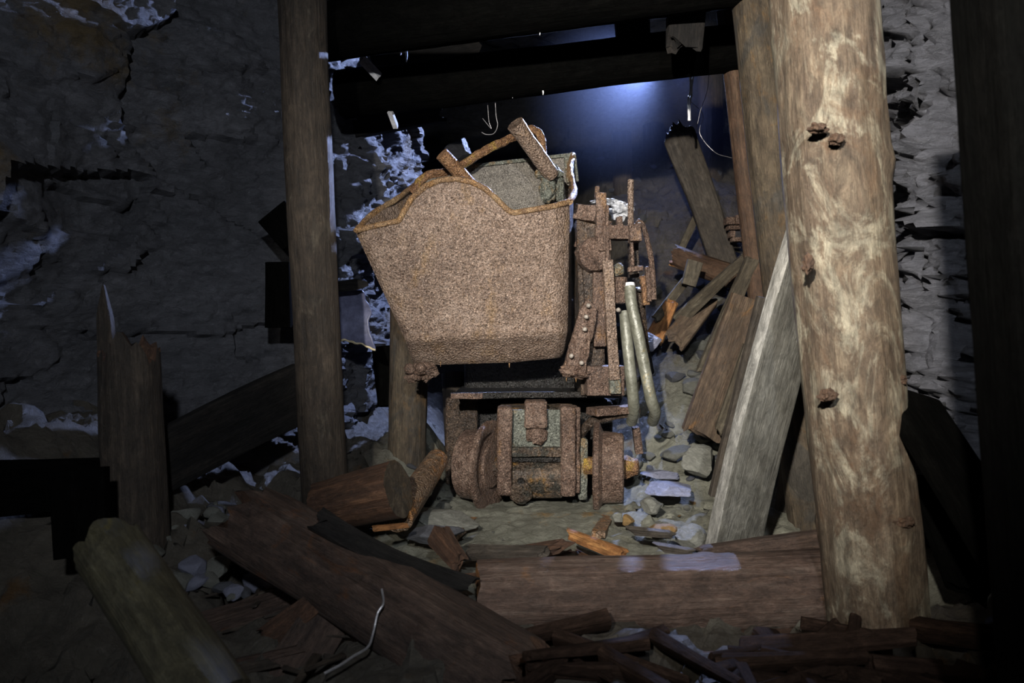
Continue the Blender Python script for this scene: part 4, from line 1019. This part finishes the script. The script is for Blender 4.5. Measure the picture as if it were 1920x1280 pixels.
scatter(25, (0.3, 1.5), (4.2, 5.6), [M['stone_dark'], M['stone_blue']], (0.03, 0.10), 'bluish rock on the far rubble crest', 'rocks on the far rubble crest', 5)
scatter(62, (-0.98, -0.66), (1.72, 2.15), [M['stone'], M['stone_blue'], M['stone_dark']], (0.016, 0.062), 'small grey stone heaped right of the broken stump', 'stones heaped right of the stump', 6, dz=0.02)
scatter(30, (-0.62, -0.25), (2.35, 3.0), [M['stone'], M['stone_dark']], (0.01, 0.045), 'grey stone on the ground left of the loader wheel', 'stones left of the loader', 7)
scatter(20, (-0.15, 0.55), (2.0, 2.6), [M['stone'], M['stone_rust']], (0.006, 0.016), 'tiny chip of stone between the rails', 'stone chips between the rails', 8)
scatter(18, (0.75, 1.25), (1.15, 1.7), [M['stone_dark']], (0.01, 0.03), 'dark stone on the ground right of the pale prop foot', 'stones right of the pale prop', 9)

# ------------------------------------------------------------------ wires, drips, hanging roots
def wire(name, pts, r, mat, label, cat='wire', parent=None):
    bm = bmesh.new(); tube(bm, smooth_pts([P(*p) for p in pts], 8), r, 6)
    return tag(solo(name, bm, mat, P(*pts[0])), label, cat)
wire('hanging_wire', [(928, 176, 2.9), (930, 215, 2.9), (933, 235, 2.9), (926, 250, 2.9), (912, 252, 2.9), (903, 248, 2.9)], 0.0016, M['wire'], 'hooked thin wire hanging from the lower beam, right of a pair')
wire('hanging_wire', [(913, 172, 2.92), (915, 205, 2.92), (917, 228, 2.92), (921, 241, 2.92), (905, 222, 2.92)], 0.0014, M['wire'], 'shorter kinked wire hanging from the lower beam, left of a pair')
tw = wire('twisted_wire', [(716, 1104, 1.43), (719, 1130, 1.40), (708, 1150, 1.385), (700, 1185, 1.36), (690, 1212, 1.335), (662, 1230, 1.31), (640, 1245, 1.29), (608, 1262, 1.27)], 0.0026, M['wire'], 'grey twisted wire draped over the rotten half log')
wire('cable', [(1295, 190, 3.6), (1318, 215, 3.6), (1312, 250, 3.6), (1340, 285, 3.6), (1372, 296, 3.5)], 0.0016, M['wire'], 'fine dangling wire near the top of the pointed timber')
wire('cable', [(1330, 130, 3.2), (1326, 170, 3.2), (1314, 205, 3.2), (1308, 232, 3.2)], 0.0014, M['wire'], 'thin thread hanging from the lower beam at right')
for k, (x, y0, y1, d, r_) in enumerate(((762, 95, 116, 2.75, .005), (751, 97, 104, 2.75, .003), (1012, 56, 66, 2.4, .002), (1018, 170, 178, 2.8, .003), (946, 180, 183, 2.85, .002), (961, 177, 184, 2.85, .0015), (940, 178, 184, 2.85, .0015), (774, 4, 18, 2.5, .002))):
    lab = 'brightest drip stalactite hanging below the upper beam at left' if k == 0 else 'tiny pale drip hanging from a blackened beam'
    bm = bmesh.new(); tube(bm, [P(x, y0, d), P(x + .5, (y0 + y1) / 2, d), P(x, y1, d)], [r_, r_ * .9, r_ * .4], 8, 0.2)
    o = solo('drip', bm, M['ice'], P(x, y0, d)); tag(o, lab, 'drip', None if k == 0 else 'drips under the beams')
bm = bmesh.new()
for k in range(7):
    x = 1290 + random.uniform(-5, 5)
    tube(bm, smooth_pts([P(1298 + random.uniform(-6, 4), 138, 3.2), P(x + 8, 165 + k * 2, 3.2), P(x + 4, 190, 3.2 + random.uniform(-.02, .02)), P(1292 + random.uniform(-2, 2), 226, 3.2)], 5), 0.0035, 6, 0.4)
tag(solo('root_strand', bm, M['ice'], P(1295, 140, 3.2)), 'blue-white ragged strand hanging above the pointed timber', 'root')
# coupling behind the slim prop
cp = empty('rusty_coupling', P(1380, 430, 3.6))
tag(cp, 'rusty chain coupling glimpsed between pointed timber and slim prop', 'coupling')
for nm, a, b in (('block', (1362, 406, 3.6), (1380, 420, 3.6)), ('block', (1380, 402, 3.6), (1402, 420, 3.6)), ('link', (1366, 422, 3.6), (1402, 430, 3.6)), ('link', (1370, 432, 3.6), (1380, 444, 3.6)), ('plate', (1374, 444, 3.6), (1402, 452, 3.6))):
    bm = bmesh.new(); box(bm, P(*a), P(*b) + Vector((0, .06, 0))); part(nm, bm, M['rust'], cp, bevel=0.006)
# pale debris behind the rod, its white reflection put into the colour
bm = bmesh.new(); lumpy(bm, P(1163, 393, 2.98), (0.04, 0.03, 0.028), 7.7, 4, 0.9); lumpy(bm, P(1135, 378, 3.0), (0.045, 0.03, 0.010), 3.7, 4, 0.9)
tag(solo('pale_lump', bm, M['painted_reflection'], P(1163, 393, 2.98)), 'pale debris lump with painted white reflection behind the control rod', 'rock')
